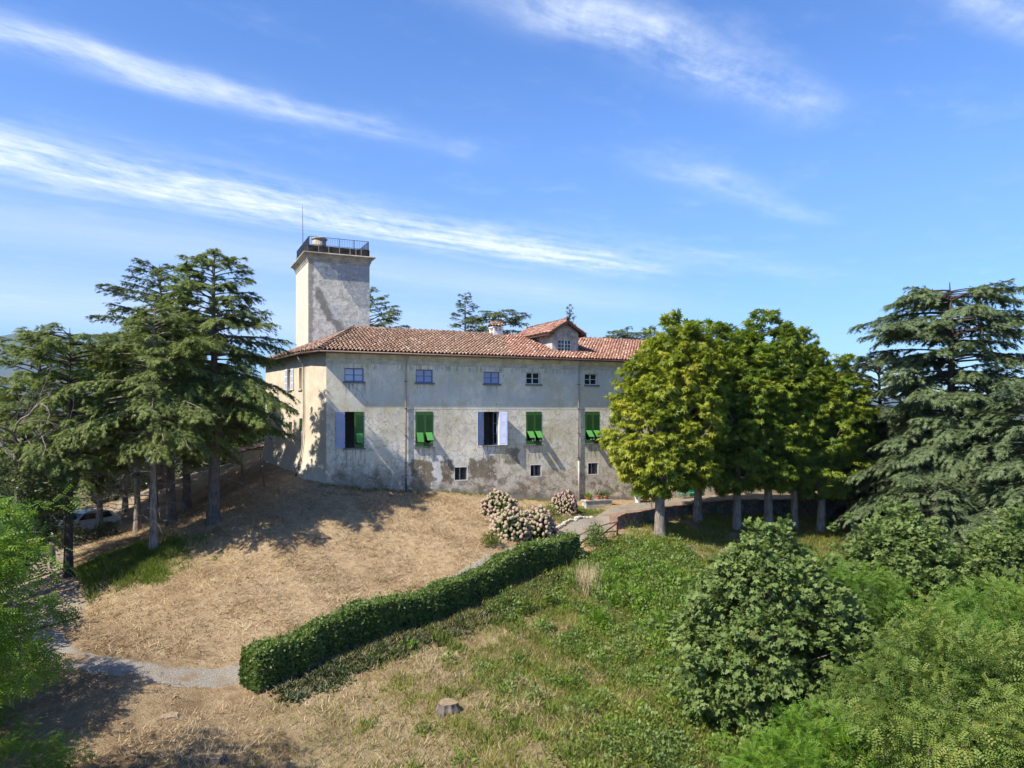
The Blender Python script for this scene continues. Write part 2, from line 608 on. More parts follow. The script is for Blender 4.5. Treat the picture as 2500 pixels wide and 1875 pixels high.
def groundmat():
    m, t, p = mat("dry_ground")
    o = t.coord()
    gr = t.attr('green')
    li = t.attr('litter')
    n1 = t.noise(o, .5, 5, .6)
    n2 = t.noise(o, 3.0, 6, .7)
    n3 = t.noise(t.vmul(o, (1, 1, 1)), 16, 5, .72)
    c = t.mix(t.sstep(n2, .3, .7), (.27, .185, .105), (.46, .345, .21))
    c = t.mix(t.mul(t.sstep(n3, .4, .7), .6), c, (.46, .36, .21))
    c = t.mix(t.mul(t.sub(1.0, t.sstep(n3, .25, .45)), .55), c, (.13, .085, .045))
    c = t.mix(t.mul(t.sstep(n1, .50, .64), .6), c, (.20, .125, .065))
    c = t.mix(t.mul(t.sstep(t.noise(o, .23, 4, .6), .52, .66), .45), c, (.36, .26, .15))
    g = t.mix(t.sstep(n2, .35, .65), (.055, .075, .022), (.12, .14, .04))
    c = t.mix(t.mul(gr, t.sstep(t.add(t.mul(n2, .6), t.mul(n1, .5)), .38, .6)), c, g)
    l = t.mix(t.sstep(n3, .35, .7), (.075, .05, .03), (.20, .13, .075))
    c = t.mix(li, c, l)
    t.l.new(c, p.inputs['Base Color'])
    p.inputs['Roughness'].default_value = 1
    p.inputs['Specular IOR Level'].default_value = .05
    t.l.new(t.bump(t.add(n3, n2), .9, .12), p.inputs['Normal'])
    return m


def gravelmat(name, c0, c1, litter):
    m, t, p = mat(name)
    o = t.coord()
    n = t.noise(o, 1.1, 5, .65)
    v = t.voro(o, 26)
    n3 = t.noise(o, 30, 4, .7)
    c = t.mix(t.sstep(t.add(t.mul(v, .5), t.mul(n3, .6)), .3, .8), c0, c1)
    c = t.mix(t.mul(t.sstep(t.add(n, t.mul(t.sub(n3, .5), .4)), .5, .66), litter), c, (.20, .135, .08))
    t.l.new(c, p.inputs['Base Color'])
    p.inputs['Roughness'].default_value = .95
    t.l.new(t.bump(t.add(v, n3), .6, .03), p.inputs['Normal'])
    return m


def stonemat():
    m, t, p = mat("rubble_stone")
    o = t.coord()
    v = t.voro(o, 3.2, 'DISTANCE_TO_EDGE')
    vc = t.voro(o, 3.2, 'F1', 'Color')
    n = t.noise(o, 5, 6, .7)
    c = t.mix(t.sstep(n, .3, .7), (.13, .105, .08), (.32, .27, .22))
    c = t.mix(.35, c, t.mix(1.0, vc, (.4, .32, .26), 'MULTIPLY'))
    c = t.mix(t.mul(t.sstep(t.noise(o, .9, 4), .5, .62), .7), c, (.075, .085, .045))
    c = t.mix(t.sub(1.0, t.sstep(v, .0, .05)), c, (.10, .09, .075))
    t.l.new(c, p.inputs['Base Color'])
    t.l.new(t.bump(t.add(t.sstep(v, 0, .09), t.mul(n, .5)), 1.0, .07), p.inputs['Normal'])
    return m


M = {}
M['front'] = plaster_front()
M['side'] = plaster_side()
M['tower'] = plaster_tower()
M['tile'] = tilemat()
M['ground'] = groundmat()
M['gravel'] = gravelmat("gravel", (.14, .122, .10), (.32, .285, .235), 1.0)
M['lane'] = gravelmat("lane_gravel", (.15, .12, .09), (.34, .28, .21), 1.0)
M['stone'] = stonemat()
M['pan'] = simple("roof_pan", (.07, .04, .028), .95, .1)
M['cornice'] = simple("cornice_plaster", (.56, .53, .44), .95, .1, .22, 2.2, .3)
M['towercornice'] = simple("tower_cornice_plaster", (.40, .36, .29), .95, .1, .35, 1.6, .4)
M['parapet'] = simple("blackened_cement", (.034, .030, .030), .9, .1, .75, 2.2, .3)
M['brown'] = simple("brown_wood", (.065, .036, .026), .7, .2, .25, 4)
M['gutter'] = simple("brown_gutter", (.085, .05, .042), .5, .4, .2, 3)
M['pipe'] = simple("downpipe_paint", (.42, .37, .36), .45, .4, .25, 1.5)
M['pipedark'] = simple("cast_iron_pipe", (.035, .035, .045), .5, .4)
M['green'] = simple("green_paint", (.042, .115, .028), .5, .35, .12, 3)
M['greenflap'] = simple("sunlit_green_paint", (.075, .25, .055), .5, .3, .1, 3)  # lighter copy of green, sunlight on the open flaps put into the colour
M['lav'] = simple("lavender_paint", (.34, .39, .56), .5, .35, .10, 3)
M['lavdark'] = simple("blue_paint", (.13, .17, .36), .5, .35, .12, 3)
M['white'] = simple("white_paint", (.68, .68, .68), .5, .35, .08, 3)
M['limewhite'] = simple("lime_wash", (.74, .73, .70), .9, .1, .08, 3)
M['sill'] = simple("slate_sill", (.16, .165, .18), .8, .3, .2, 5)
M['curtain'] = simple("curtain_cloth", (.55, .60, .74), .8, .1, .06, 3)
M['iron'] = simple("dark_iron", (.030, .030, .042), .55, .4)
M['railiron'] = simple("rail_iron", (.045, .05, .075), .55, .4)
M['tank'] = simple("tank_cement", (.40, .36, .30), .9, .1, .3, 3, .3)
M['concrete'] = simple("concrete", (.40, .38, .34), .95, .1, .3, 4, .3)
M['terracotta'] = simple("pot_clay", (.40, .17, .095), .85, .2, .15, 6)
M['brick'] = simple("old_brick", (.23, .15, .115), .95, .1, .35, 5, .4)
M['wood'] = simple("weathered_wood", (.15, .11, .08), .9, .1, .35, 6, .3)
M['woodgrey'] = simple("sawn_wood", (.25, .185, .12), .9, .1, .25, 10, .4)
M['benchgreen'] = simple("bench_paint", (.04, .30, .20), .5, .35)
M['rubber'] = simple("tyre_rubber", (.02, .02, .02), .85, .2)
M['rim'] = simple("alloy", (.55, .55, .56), .35, .5, .05, 3, 0, 1)
M['carpaint'] = simple("silver_car_paint", (.62, .64, .66), .25, .6, .03, 1)
M['cardark'] = simple("car_trim", (.03, .03, .035), .5, .4)
M['room'] = simple("room_plaster", (.30, .27, .23), .9, .1)
M['pathstone'] = simple("pale_stone", (.47, .44, .38), .95, .1, .25, 4, .5)
gm, gt, gp = mat("window_glass")
gp.inputs['Base Color'].default_value = (.012, .014, .02, 1)
gp.inputs['Roughness'].default_value = .06
gp.inputs['Specular IOR Level'].default_value = .6
gt.l.new(gt.bump(gt.noise(gt.coord(), 1.5, 2), .08, .05), gp.inputs['Normal'])
M['glass'] = gm
M['bark'] = barkmat("cedar_bark", (.055, .045, .040), (.20, .165, .145))
M['barkpale'] = barkmat("pale_bark", (.10, .08, .07), (.34, .29, .25), 4)
M['barkdark'] = barkmat("dark_bark", (.03, .025, .022), (.10, .08, .07))
M['deadwood'] = barkmat("dead_twig", (.12, .10, .085), (.27, .235, .20))
M['cedar'] = leafmat("cedar_needles", ((.055, .075, .022), (.125, .165, .046), (.19, .235, .070), (.24, .275, .11)), .40, .6, .15)
M['cedarblue'] = leafmat("blue_cedar_needles", ((.045, .066, .030), (.10, .140, .064), (.155, .20, .095), (.20, .24, .125)), .34, .6, .15)
M['cedardark'] = leafmat("dark_cedar_needles", ((.035, .052, .026), (.078, .105, .048), (.125, .155, .066)), .34, .6, .15)
M['chestnut'] = leafmat("chestnut_leaves", ((.045, .080, .010), (.10, .155, .018), (.165, .22, .024), (.24, .28, .030), (.29, .30, .04)), .38, .45, .25)
M['chestnutlit'] = leafmat("sunlit_yellow_chestnut_leaves", ((.055, .090, .010), (.13, .18, .018), (.22, .26, .026), (.31, .33, .036), (.37, .35, .05)), .40, .45, .25)  # yellower, lighter copy of chestnut with the front crown's sunlight in its colour
M['maple'] = leafmat("maple_leaves", ((.060, .095, .026), (.135, .195, .056), (.20, .265, .088), (.27, .32, .125)), .38, .5, .2)
M['locust'] = leafmat("locust_leaves", ((.050, .090, .018), (.11, .170, .032), (.165, .225, .046), (.24, .28, .060), (.28, .22, .08)), .40, .5, .25)
M['locustnear'] = leafmat("bright_locust_leaves", ((.055, .11, .016), (.11, .20, .028), (.17, .27, .040), (.29, .31, .045)), .42, .5, .25)
M['seedling'] = leafmat("seedling_leaves", ((.07, .15, .014), (.13, .24, .024), (.20, .31, .034)), .38, .5, .25)
M['broad'] = leafmat("dark_broad_leaves", ((.018, .035, .010), (.040, .060, .018), (.070, .092, .026), (.12, .13, .05)), .22, .4, .4)
M['olive'] = leafmat("yellow_green_leaves", ((.05, .08, .01), (.12, .16, .02), (.20, .22, .03)), .34, .5, .25)
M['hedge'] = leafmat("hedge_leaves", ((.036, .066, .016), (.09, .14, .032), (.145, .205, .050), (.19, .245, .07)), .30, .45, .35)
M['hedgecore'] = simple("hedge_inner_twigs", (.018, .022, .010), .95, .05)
M['hydleaf'] = leafmat("hydrangea_leaves", ((.025, .055, .012), (.055, .10, .02), (.11, .15, .03)), .22, .5, .3)
M['hydflower'] = leafmat("hydrangea_petals", ((.24, .25, .10), (.38, .32, .20), (.44, .29, .25), (.44, .16, .27)), .2, .7, .1, (1.0, .95, .9), .9)
M['straw'] = leafmat("straw", ((.15, .10, .055), (.34, .245, .14), (.52, .40, .245), (.64, .53, .36)), .2, .8, .1, (1.1, 1.0, .8), .6)
M['grass'] = leafmat("grass_blades", ((.08, .095, .022), (.16, .185, .036), (.25, .27, .052), (.40, .34, .12)), .40, .7, .15, None, .5)
M['greengrass'] = leafmat("green_grass_blades", ((.065, .09, .018), (.13, .18, .030), (.20, .25, .042)), .36, .7, .15, None, .5)
M['hedgeshade'] = leafmat("hedge_shade_leaves", ((.018, .035, .010), (.04, .07, .018), (.07, .11, .03)), .2, .5, .3, None, .5)  # darkened leaf colour standing in for shade at the hedge foot
hm, ht, hp = mat("hill_forest")
hn = ht.noise(ht.coord(), .004, 6, .65)
ht.l.new(ht.mix(ht.sstep(hn, .35, .65), (.035, .05, .03), (.075, .085, .05)), hp.inputs['Base Color'])
M['hill'] = hm
# ================================================================ terrain
def vl(s, h, z=0.0):
    """villa frame -> world"""
    return (VC.x + VD.x * s - VD.y * h, VC.y + VD.y * s + VD.x * h, z)


common = [vl(0, 0, 0), vl(2.5, 0, -.25), vl(5, 0, -.52), vl(9, 0, -.92), vl(12.3, 0, -1.43), vl(17, 0, -1.77), vl(20, 0, -1.92), vl(22.5, 0, -2.02),
          vl(2, 5, .2), vl(12, 5, -1.0), vl(22, 6, -1.6), vl(-.7, 1.5, .38), vl(-1.1, 3.4, .66), vl(-1.7, 7, .92), vl(-2.4, 10.6, 1.05), vl(1, 18, 1.1), vl(14, 14, .3),
          (-10, 66, 1.2), (10, 75, .5), (-20, 66, .5), (-25.6, 60, -.53), (-29.1, 54, -2.6), (-28.5, 50, -3.5), (-25.5, 40, -3.65), (-18.8, 30, -4.05), (-13.8, 25, -4.35),
          (-32, 44, -4.6), (-29, 30, -5.6), (-45, 45, -8), (-40, 60, -5), (-24, 22, -6.2),
          (-15.75, 39, -1.39), (-17.45, 36, -2.28), (-18.0, 43, -1.7), (-21.3, 35, -3.45), (-23.6, 38, -3.6), (-22.3, 44, -2.75), (-21.1, 48, -1.95), (-26, 47, -3.1), (-23.3, 51, -1.6),
          (-10.5, 42, -.34), (-12.8, 42, -.75), (-8.5, 44, -.69), (-5.9, 42.5, -1.34), (-3.3, 40, -2.1), (-7.2, 37, -2.64), (-10.2, 34.0, -2.85), (-12.0, 38.5, -1.35), (-13.6, 30.5, -3.4), (-14.0, 28.3, -4.15), (-17.1, 32.5, -3.4), (-13.6, 37.5, -1.6),
          (-7.6, 30, -3.9), (-2.9, 36.0, -3.35), (0, 40, -2.6), (1.5, 43.5, -2.25), (3.3, 45.5, -1.95), (-14.5, 36, -2.5), (-12.5, 27.4, -4.25),
          (-10.3, 26.1, -4.85), (-4.2, 33.6, -4.3), (2, 41.1, -3.25), (4.6, 44.0, -2.42), (-9, 25, -5.05), (-2.85, 32.5, -4.3), (3.3, 40, -3.4),
          (-2.1, 24, -5.1), (0, 20.5, -5.44), (-10.7, 23, -4.99), (-10.8, 20.5, -5.27), (2.7, 33, -4.6), (5, 36, -4.04), (4.9, 42.6, -2.72),
          (8.5, 24, -5.9), (15, 24, -7), (18, 32, -6), (10, 30, -5.2), (12, 17, -7.4), (26, 38, -6.5), (0, 10, -8.2), (-12, 10, -8.2), (10, 10, -9.5), (0, 0, -11),
          (-22, 14, -8), (30, 20, -10), (40, 40, -9), (40, 60, -6), (-30, 10, -10), (30, 0, -14), (-60, 30, -14), (-60, 70, -9), (60, 30, -16), (60, 70, -9), (0, 90, -2), (-40, 90, -6), (40, 90, -5)]
lower = [(8.8, 43.8, -2.98), (12.4, 49.2, -2.95), (14.6, 47.7, -3.2), (16.96, 48.7, -3.3), (20.9, 49.7, -3.7), (6.6, 44.6, -2.75), (9.6, 48.4, -2.98), (15.7, 53, -3.1), (22.5, 54.3, -3.4), (26, 52, -4.4), (12, 40, -4.1), (17, 42, -4.9)]
upper = [(6.4, 45.4, -2.28), (7.5, 48.3, -2.12), (11, 52, -2.04), (16, 55.2, -2.02), (22, 56.5, -2.05), (28, 58, -2.2), (10, 51, -2.02), vl(27, 0, -1.98), vl(36, 0, -2.1)]


class RBF:
    def __init__(s, pts):
        P = np.array(pts, float)
        s.xy = P[:, :2] / 10
        n = len(P)
        r = np.linalg.norm(s.xy[:, None] - s.xy[None], axis=2)
        A = np.zeros((n + 3, n + 3))
        A[:n, :n] = np.where(r > 0, r * r * np.log(r + 1e-12), 0) + np.eye(n) * .012
        A[:n, n] = 1
        A[:n, n + 1:] = s.xy
        A[n:, :n] = A[:n, n:].T
        s.w = np.linalg.solve(A, np.concatenate([P[:, 2], [0, 0, 0]]))

    def __call__(s, x, y):
        q = np.stack([x, y], -1).reshape(-1, 2) / 10
        out = np.zeros(len(q))
        for i in range(0, len(q), 20000):
            c = q[i:i + 20000]
            r2 = ((c[:, None] - s.xy[None]) ** 2).sum(2)
            out[i:i + 20000] = (0.5 * r2 * np.log(r2 + 1e-20)) @ s.w[:-3] + s.w[-3] + c @ s.w[-2:]
        return out.reshape(np.shape(x))


rb_lo, rb_up = RBF(common + lower), RBF(common + upper)
WALL_X = np.array([6.35, 9.6, 12.55, 15.7, 19.4, 22.5, 25.5, 30.0])
WALL_Y = np.array([45.0, 49.0, 51.5, 53.5, 54.3, 54.8, 54.9, 55.0])


def sm(x, a, b):
    t = np.clip((np.asarray(x, float) - a) / (b - a), 0, 1)
    return t * t * (3 - 2 * t)


def H0(x, y):
    """ground height near the villa"""
    x = np.asarray(x, float)
    y = np.asarray(y, float)
    xc, yc = np.clip(x, -60, 60), np.clip(y, 0, 95)
    lo, up = rb_lo(xc, yc), rb_up(xc, yc)
    k = sm(y - np.interp(x, WALL_X, WALL_Y), -.12, .12) * sm(x, 5.2, 6.5)
    return lo + (up - lo) * k


PATH = np.array([(-18.2, 28.8), (-16.2, 26.7), (-13.8, 25.6), (-10.1, 25.9), (-7.0, 29.6), (-4.0, 33.4), (-.8, 37.4), (2.1, 41.0), (4.3, 43.9), (6.6, 47.0), (9.4, 50.6), (12.5, 53.2), (16, 55.3), (20, 56.4), (26, 57.3)])
PATHW = np.array([.5, .6, .7, .75, .7, .7, .7, .75, 1.0, 1.35, 1.7, 1.6, 1.5, 1.5, 1.5])
LANE = np.array([(-18.6, 29.5), (-20.2, 32), (-22.8, 35.5), (-26, 40.5), (-28.6, 45), (-29.8, 50), (-29.2, 54.5), (-27, 59), (-23.5, 63), (-18, 67)])


def pdist(x, y, P, W=None):
    x = np.asarray(x, float)
    best = np.full(x.shape, 1e9)
    for i in range(len(P) - 1):
        a, b_ = P[i], P[i + 1]
        d = b_ - a
        t = np.clip(((x - a[0]) * d[0] + (y - a[1]) * d[1]) / (d @ d), 0, 1)
        ds = np.hypot(x - a[0] - t * d[0], y - a[1] - t * d[1])
        if W is not None: ds = ds - (W[i] + (W[i + 1] - W[i]) * t)
        best = np.minimum(best, ds)
    return best


def lump(x, y, f, s):
    return (np.sin(x * f + s) * np.sin(y * f * 1.13 + s * 2.1) + .5 * np.sin(x * f * 2.3 + y * f * 1.7 + s * .7) + .35 * np.sin(x * f * 4.1 - y * f * 3.7 + s)) / 1.85


def HG(x, y):
    """the finished ground surface (bumps, path beds)"""
    x = np.asarray(x, float)
    y = np.asarray(y, float)
    z = H0(x, y)
    on = np.minimum(pdist(x, y, PATH, PATHW), pdist(x, y, LANE) - 1.5)
    away = sm(on, 0, .8)
    z = z + away * (.10 * lump(x, y, 1.3, 1.) + .05 * lump(x, y, 4.1, 2.) + .11 * lump(x, y, .55, .3) * sm(y, 60, 20))
    z = z - (1 - sm(on, -.25, .05)) * .07
    r = np.hypot(x, y - 45)
    far = -3 - 70 * sm(r, 60, 420) - 60 * sm(r, 300, 2500)
    return z + (far - z) * sm(r, 48, 95)


def axis(a, b_, step, far):
    core = list(np.arange(a, b_ + step * .5, step))
    g = step
    x = core[-1]
    while x < far:
        g *= 1.22
        x += g
        core.append(x)
    g = step
    x = core[0]
    while x > -far:
        g *= 1.22
        x -= g
        core.insert(0, x)
    return np.array(core)


gx, gy = axis(-30, 29, .38, 14000), axis(14, 58, .36, 14000)
GX, GY = np.meshgrid(gx, gy)
GZ = HG(GX, GY)
nx_, ny_ = len(gx), len(gy)
idx = np.arange(nx_ * ny_).reshape(ny_, nx_)
GF = np.stack([idx[:-1, :-1], idx[:-1, 1:], idx[1:, 1:], idx[1:, :-1]], -1).reshape(-1, 4)
HA, HB = np.array([-8.95, 25.2]), np.array([3.3, 40.0])       # hedge ends
hd = (HB - HA) / np.linalg.norm(HB - HA)
hn_ = np.array([hd[1], -hd[0]])                                # towards the lower field
def greenmask(x, y):
    side = (x - HA[0]) * hn_[0] + (y - HA[1]) * hn_[1]
    f = sm(side, .2, 2.5) * (.35 + .65 * sm(x, -6, 4))
    f = f * (.55 + .45 * lump(x, y, .9, 3.)) + .25 * sm(side, .5, 2) * sm(lump(x, y, .7, 5.), -.1, .5)
    patch = np.exp(-(((x + 18.8) / 3.2) ** 2 + ((y - 35.2) / 2.6) ** 2))
    lawn = np.exp(-(((x - 4.9) / 2.0) ** 2 + ((y - 47.6) / 1.5) ** 2)) + .6 * np.exp(-(((x - 2.0) / 2.0) ** 2 + ((y - 44.8) / 1.2) ** 2))
    f = np.maximum(f, np.maximum(patch * 1.2, lawn * 1.3))
    f = np.maximum(f, sm(x, 6.5, 10) * sm(y, 52, 38))
    far = np.hypot(x, y - 45)
    return np.clip(np.maximum(f, sm(far, 36, 60)), 0, 1)


def littermask(x, y):
    a = 1.1 * np.exp(-(((x + 15.5) / 3.6) ** 2 + ((y - 26.0) / 3.6) ** 2))
    b_ = np.exp(-(((x + 20) / 5.) ** 2 + ((y - 47) / 6.) ** 2))
    c = np.exp(-(((x - 17) / 6.) ** 2 + ((y - 49) / 3.5) ** 2))
    d = 1.0 * np.exp(-(((x + 11) / 4.) ** 2 + ((y - 20.5) / 2.6) ** 2))
    return np.clip((a + b_ + c + d) * (.65 + .35 * lump(x, y, 1.7, 4.)), 0, 1)


ground = mesh_obj('ground', np_mesh('ground', np.stack([GX, GY, GZ], -1).reshape(-1, 3), GF, None, True,
                                    {'green': greenmask(GX, GY).ravel(), 'litter': littermask(GX, GY).ravel()}), M['ground'])
tag(ground, kind='structure')


def ribbon(name, P, W, mat_, lift, nseg=14, jag=.18):
    pts, wid = [], []
    for i in range(len(P) - 1):
        for t in np.linspace(0, 1, nseg, endpoint=False):
            p0, p1, p2, p3 = P[max(i - 1, 0)], P[i], P[i + 1], P[min(i + 2, len(P) - 1)]
            pts.append(.5 * ((2 * p1) + (-p0 + p2) * t + (2 * p0 - 5 * p1 + 4 * p2 - p3) * t * t + (-p0 + 3 * p1 - 3 * p2 + p3) * t ** 3))
            wid.append(W[i] + (W[i + 1] - W[i]) * t)
    pts = np.array(pts)
    tan = np.gradient(pts, axis=0)
    tan /= np.linalg.norm(tan, axis=1)[:, None]
    nor = np.stack([-tan[:, 1], tan[:, 0]], 1)
    ks = np.linspace(-1, 1, 9)
    edge = rng.normal(0, jag * .5, (len(pts), 2))
    rows = []
    for j, k in enumerate(ks):
        w = np.array(wid) + (edge[:, 0] if k < 0 else edge[:, 1]) * abs(k)
        q = pts + nor * (w * k)[:, None]
        z = H0(q[:, 0], q[:, 1]) + lift - .06 * abs(k) ** 6
        rows.append(np.column_stack([q, z]))
    V = np.stack(rows, 1).reshape(-1, 3)
    n = len(ks)
    ii = np.arange(len(pts) * n).reshape(len(pts), n)
    F = np.stack([ii[:-1, :-1], ii[1:, :-1], ii[1:, 1:], ii[:-1, 1:]], -1).reshape(-1, 4)[:, ::-1]
    o = mesh_obj(name, np_mesh(name, V, F, None, True), mat_)
    return tag(o, kind='structure')


path = ribbon('path', PATH, PATHW, M['gravel'], .012)
lane = ribbon('lane', LANE, np.full(len(LANE), 1.5), M['lane'], .016)

# far hills
def hills(name, y0, y1, x0, x1, f, n=90, m=26):
    X, Y = np.meshgrid(np.linspace(x0, x1, n), np.linspace(y0, y1, m))
    Z = f(X, (Y - y0) / (y1 - y0))
    Z = Z + (18 * lump(X, Y, .006, 1.) + 7 * lump(X, Y, .02, 2.)) * np.sin(np.pi * (Y - y0) / (y1 - y0))
    ii = np.arange(n * m).reshape(m, n)
    F = np.stack([ii[:-1, :-1], ii[:-1, 1:], ii[1:, 1:], ii[1:, :-1]], -1).reshape(-1, 4)
    o = mesh_obj(name, np_mesh(name, np.stack([X, Y, Z], -1).reshape(-1, 3), F, None, True), M['hill'])
    return tag(o, kind='structure')


hills('hills', 3400, 5600, -7500, 7000, lambda X, t: -140 + np.sin(np.pi * t) * (180 + 395 * np.exp(-((X + 2850) / 750) ** 2) + 170 * np.exp(-((X + 4600) / 900) ** 2) + 40 * np.sin(X * .0017) + 120 * np.exp(-((X - 3300) / 1500) ** 2)))
hills('hills', 1900, 2900, -3600, 4200, lambda X, t: -140 + np.sin(np.pi * t) * (150 + 95 * np.exp(-((X + 1350) / 420) ** 2) + 25 * np.sin(X * .004 + 1)))
# ================================================================ villa
villa = empty('villa', VC, VROT)
tag(villa, 'old two-storey villa with weathered plaster front, green shutters and terracotta roof', 'house')
UPW = [(1.09, 2.27, 6.26, 7.08), (5.58, 6.72, 6.27, 7.10), (10.23, 11.37, 6.27, 7.06), (13.35, 14.43, 6.29, 7.08), (17.91, 18.98, 6.31, 7.09)]
LOW = [(1.12, 2.27, 2.2, 4.42), (5.55, 6.72, 2.2, 4.43), (10.23, 11.35, 2.2, 4.42), (13.32, 14.5, 2.2, 4.42), (17.91, 19.09, 2.2, 4.43)]
GRW = [(8.2, 9.05, -.01, .81), (13.66, 14.46, .04, .79), (18.18, 18.98, .01, .79)]
DOOR = (22.27, 23.95, -2.6, .75)


def wall_grid(mb, x0, x1, z0, z1, holes, depth=.32, y=0.0):
    xs = sorted({x0, x1, *[h[0] for h in holes], *[h[1] for h in holes]})
    zs = sorted({z0, z1, *[h[2] for h in holes], *[h[3] for h in holes]})
    for i in range(len(xs) - 1):
        for j in range(len(zs) - 1):
            cx, cz = (xs[i] + xs[i + 1]) / 2, (zs[j] + zs[j + 1]) / 2
            if any(h[0] < cx < h[1] and h[2] < cz < h[3] for h in holes): continue
            mb.poly([(xs[i], y, zs[j]), (xs[i + 1], y, zs[j]), (xs[i + 1], y, zs[j + 1]), (xs[i], y, zs[j + 1])])
    for a, b_, c, d in holes:
        mb.poly([(a, y, c), (a, y, d), (a, y + depth, d), (a, y + depth, c)])
        mb.poly([(b_, y, c), (b_, y + depth, c), (b_, y + depth, d), (b_, y, d)])
        mb.poly([(a, y, c), (a, y + depth, c), (b_, y + depth, c), (b_, y, c)])
        mb.poly([(a, y, d), (b_, y, d), (b_, y + depth, d), (a, y + depth, d)])


fw = MB()
VLEN = 37.0
wall_grid(fw, 0, VLEN, -3.4, 8.0, UPW + LOW + GRW + [DOOR])
fw.build('front_wall', M['front'], villa)
bw = MB()
bw.poly([(VLEN, 0, -3.4), (VLEN, 10.6, -3.4), (VLEN, 10.6, 8), (VLEN, 5, 10.0), (VLEN, 0, 8)])
bw.poly([(VLEN, 10.6, -3.4), (-2.3, 10.6, -3.4), (-2.3, 10.6, 8), (VLEN, 10.6, 8)])
bw.build('rear_wall', M['side'], villa)
inn = MB()                                           # rooms behind the openings
inn.poly([(.1, 3.2, -3), (.1, 3.2, 8), (VLEN, 3.2, 8), (VLEN, 3.2, -3)])
inn.box(.1, VLEN, .34, 3.2, 1.75, 1.9)
inn.box(.1, VLEN, .34, 3.2, 5.1, 5.25)
inn.box(3.6, 3.7, .34, 3.2, 1.9, 5.1).box(9.4, 9.5, .34, 3.2, 1.9, 5.1).box(12.0, 12.1, .34, 3.2, 1.9, 5.1)
inn.box(22.0, 22.1, .34, 3.2, -2.6, 1.7).box(24.2, 24.3, .34, 3.2, -2.6, 1.7)
inn.build('inner_wall', M['room'], villa)

# left wall: short canted piece and long side, battered at the foot
LW = [Vector((0, 0)), Vector((-.7, 1.48)), Vector((-2.3, 10.6))]
lw_len = [(LW[1] - LW[0]).length, (LW[2] - LW[1]).length]
LT = sum(lw_len)


def lwp(t, z, inset=0.0):
    if t <= lw_len[0]:
        p = LW[0].lerp(LW[1], t / lw_len[0])
    else:
        p = LW[1].lerp(LW[2], (t - lw_len[0]) / lw_len[1])
    n0 = Vector((-(LW[1] - LW[0]).y, (LW[1] - LW[0]).x)).normalized()
    n1 = Vector((-(LW[2] - LW[1]).y, (LW[2] - LW[1]).x)).normalized()
    k = min(max((t - lw_len[0] + .8) / 1.6, 0), 1)
    n = n0.lerp(n1, k).normalized()
    fl = max(0, (3.4 - z) / 3.4)
    fl = .62 * fl * fl * min(1, t / 2.2 + .02)
    q = p + n * (fl - inset)
    return (q.x, q.y, z)


c0 = lw_len[0]
LHOLES = [(c0 + 3.55, c0 + 4.25, 5.85, 7.2), (c0 + 1.52, c0 + 2.07, 5.85, 7.2), (c0 + 5.7, c0 + 6.3, 3.3, 4.05), (c0 + 3.4, c0 + 4.05, 2.5, 3.75), (c0 + 1.37, c0 + 2.0, 3.2, 4.0)]
ts = sorted({0, LT, c0, c0 - .4, c0 + .4, .4, .9, *[h[0] for h in LHOLES], *[h[1] for h in LHOLES], *np.linspace(c0 + 6.5, LT, 4)[:-1]})
zs = sorted({8.0, *np.linspace(-1.5, 3.4, 15), *[h[2] for h in LHOLES], *[h[3] for h in LHOLES]})
sw = MB()
for i in range(len(ts) - 1):
    for j in range(len(zs) - 1):
        ct, cz = (ts[i] + ts[i + 1]) / 2, (zs[j] + zs[j + 1]) / 2
        if any(h[0] < ct < h[1] and h[2] < cz < h[3] for h in LHOLES): continue
        sw.poly([lwp(ts[i], zs[j]), lwp(ts[i], zs[j + 1]), lwp(ts[i + 1], zs[j + 1]), lwp(ts[i + 1], zs[j])])
for a, b_, c, d in LHOLES:
    for q in ([(a, c), (a, d)], [(b_, d), (b_, c)], [(a, d), (b_, d)], [(b_, c), (a, c)]):
        sw.poly([lwp(*q[0]), lwp(*q[1]), lwp(*q[1], .3), lwp(*q[0], .3)])
for k in (1, 3):                                     # blind niches are walled at the back
    a, b_, c, d = LHOLES[k]
    sw.poly([lwp(a, c, .28), lwp(a, d, .28), lwp(b_, d, .28), lwp(b_, c, .28)])
sw.build('side_wall', M['side'], villa)
nd = (LW[2] - LW[1]).normalized()
sn = Vector((-nd.y, nd.x))


def side_box(name, t0, t1, z0, z1, o0, o1, m, parent=villa):
    """box lying on the long side wall, o = how far it stands out"""
    a = LW[1] + nd * (t0 - c0)
    Mx = Matrix(((nd.x, sn.x, 0, a.x), (nd.y, sn.y, 0, a.y), (0, 0, 1, 0), (0, 0, 0, 1)))
    mb = MB()
    mb.obox(Mx, 0, t1 - t0, o0, o1, z0, z1)
    return mb.build(name, m, parent)


a, b_, c, d = LHOLES[0]
w = side_box('window', a, b_, c, d, -.22, -.16, M['white'])
for k in (0, 1):
    side_box('pane', a + .06 + k * .31, a + .33 + k * .31, c + .07, d - .07, -.159, -.15, M['glass'], w)
side_box('sill', a - .12, b_ + .12, c - .09, c - .003, -.1, .08, M['sill'], w)
for s_ in (-1, 1):
    t0 = a - .5 if s_ < 0 else b_
    sh = side_box('shutter', t0, t0 + .5, c - .02, d + .02, .025, .06, M['white'])
    for j in range(3):
        side_box('shutter_panel', t0 + .07, t0 + .43, c + .06 + j * .44, c + .42 + j * .44, .061, .07, M['lav'], sh)
a, b_, c, d = LHOLES[1]
side_box('sill', a - .08, b_ + .08, c - .08, c - .003, -.1, .09, M['side'])
a, b_, c, d = LHOLES[2]
side_box('window', a, b_, c, d, -.28, -.22, M['glass'])
a, b_, c, d = LHOLES[4]
gw = side_box('window', a, b_, c, d, -.28, -.24, M['glass'])
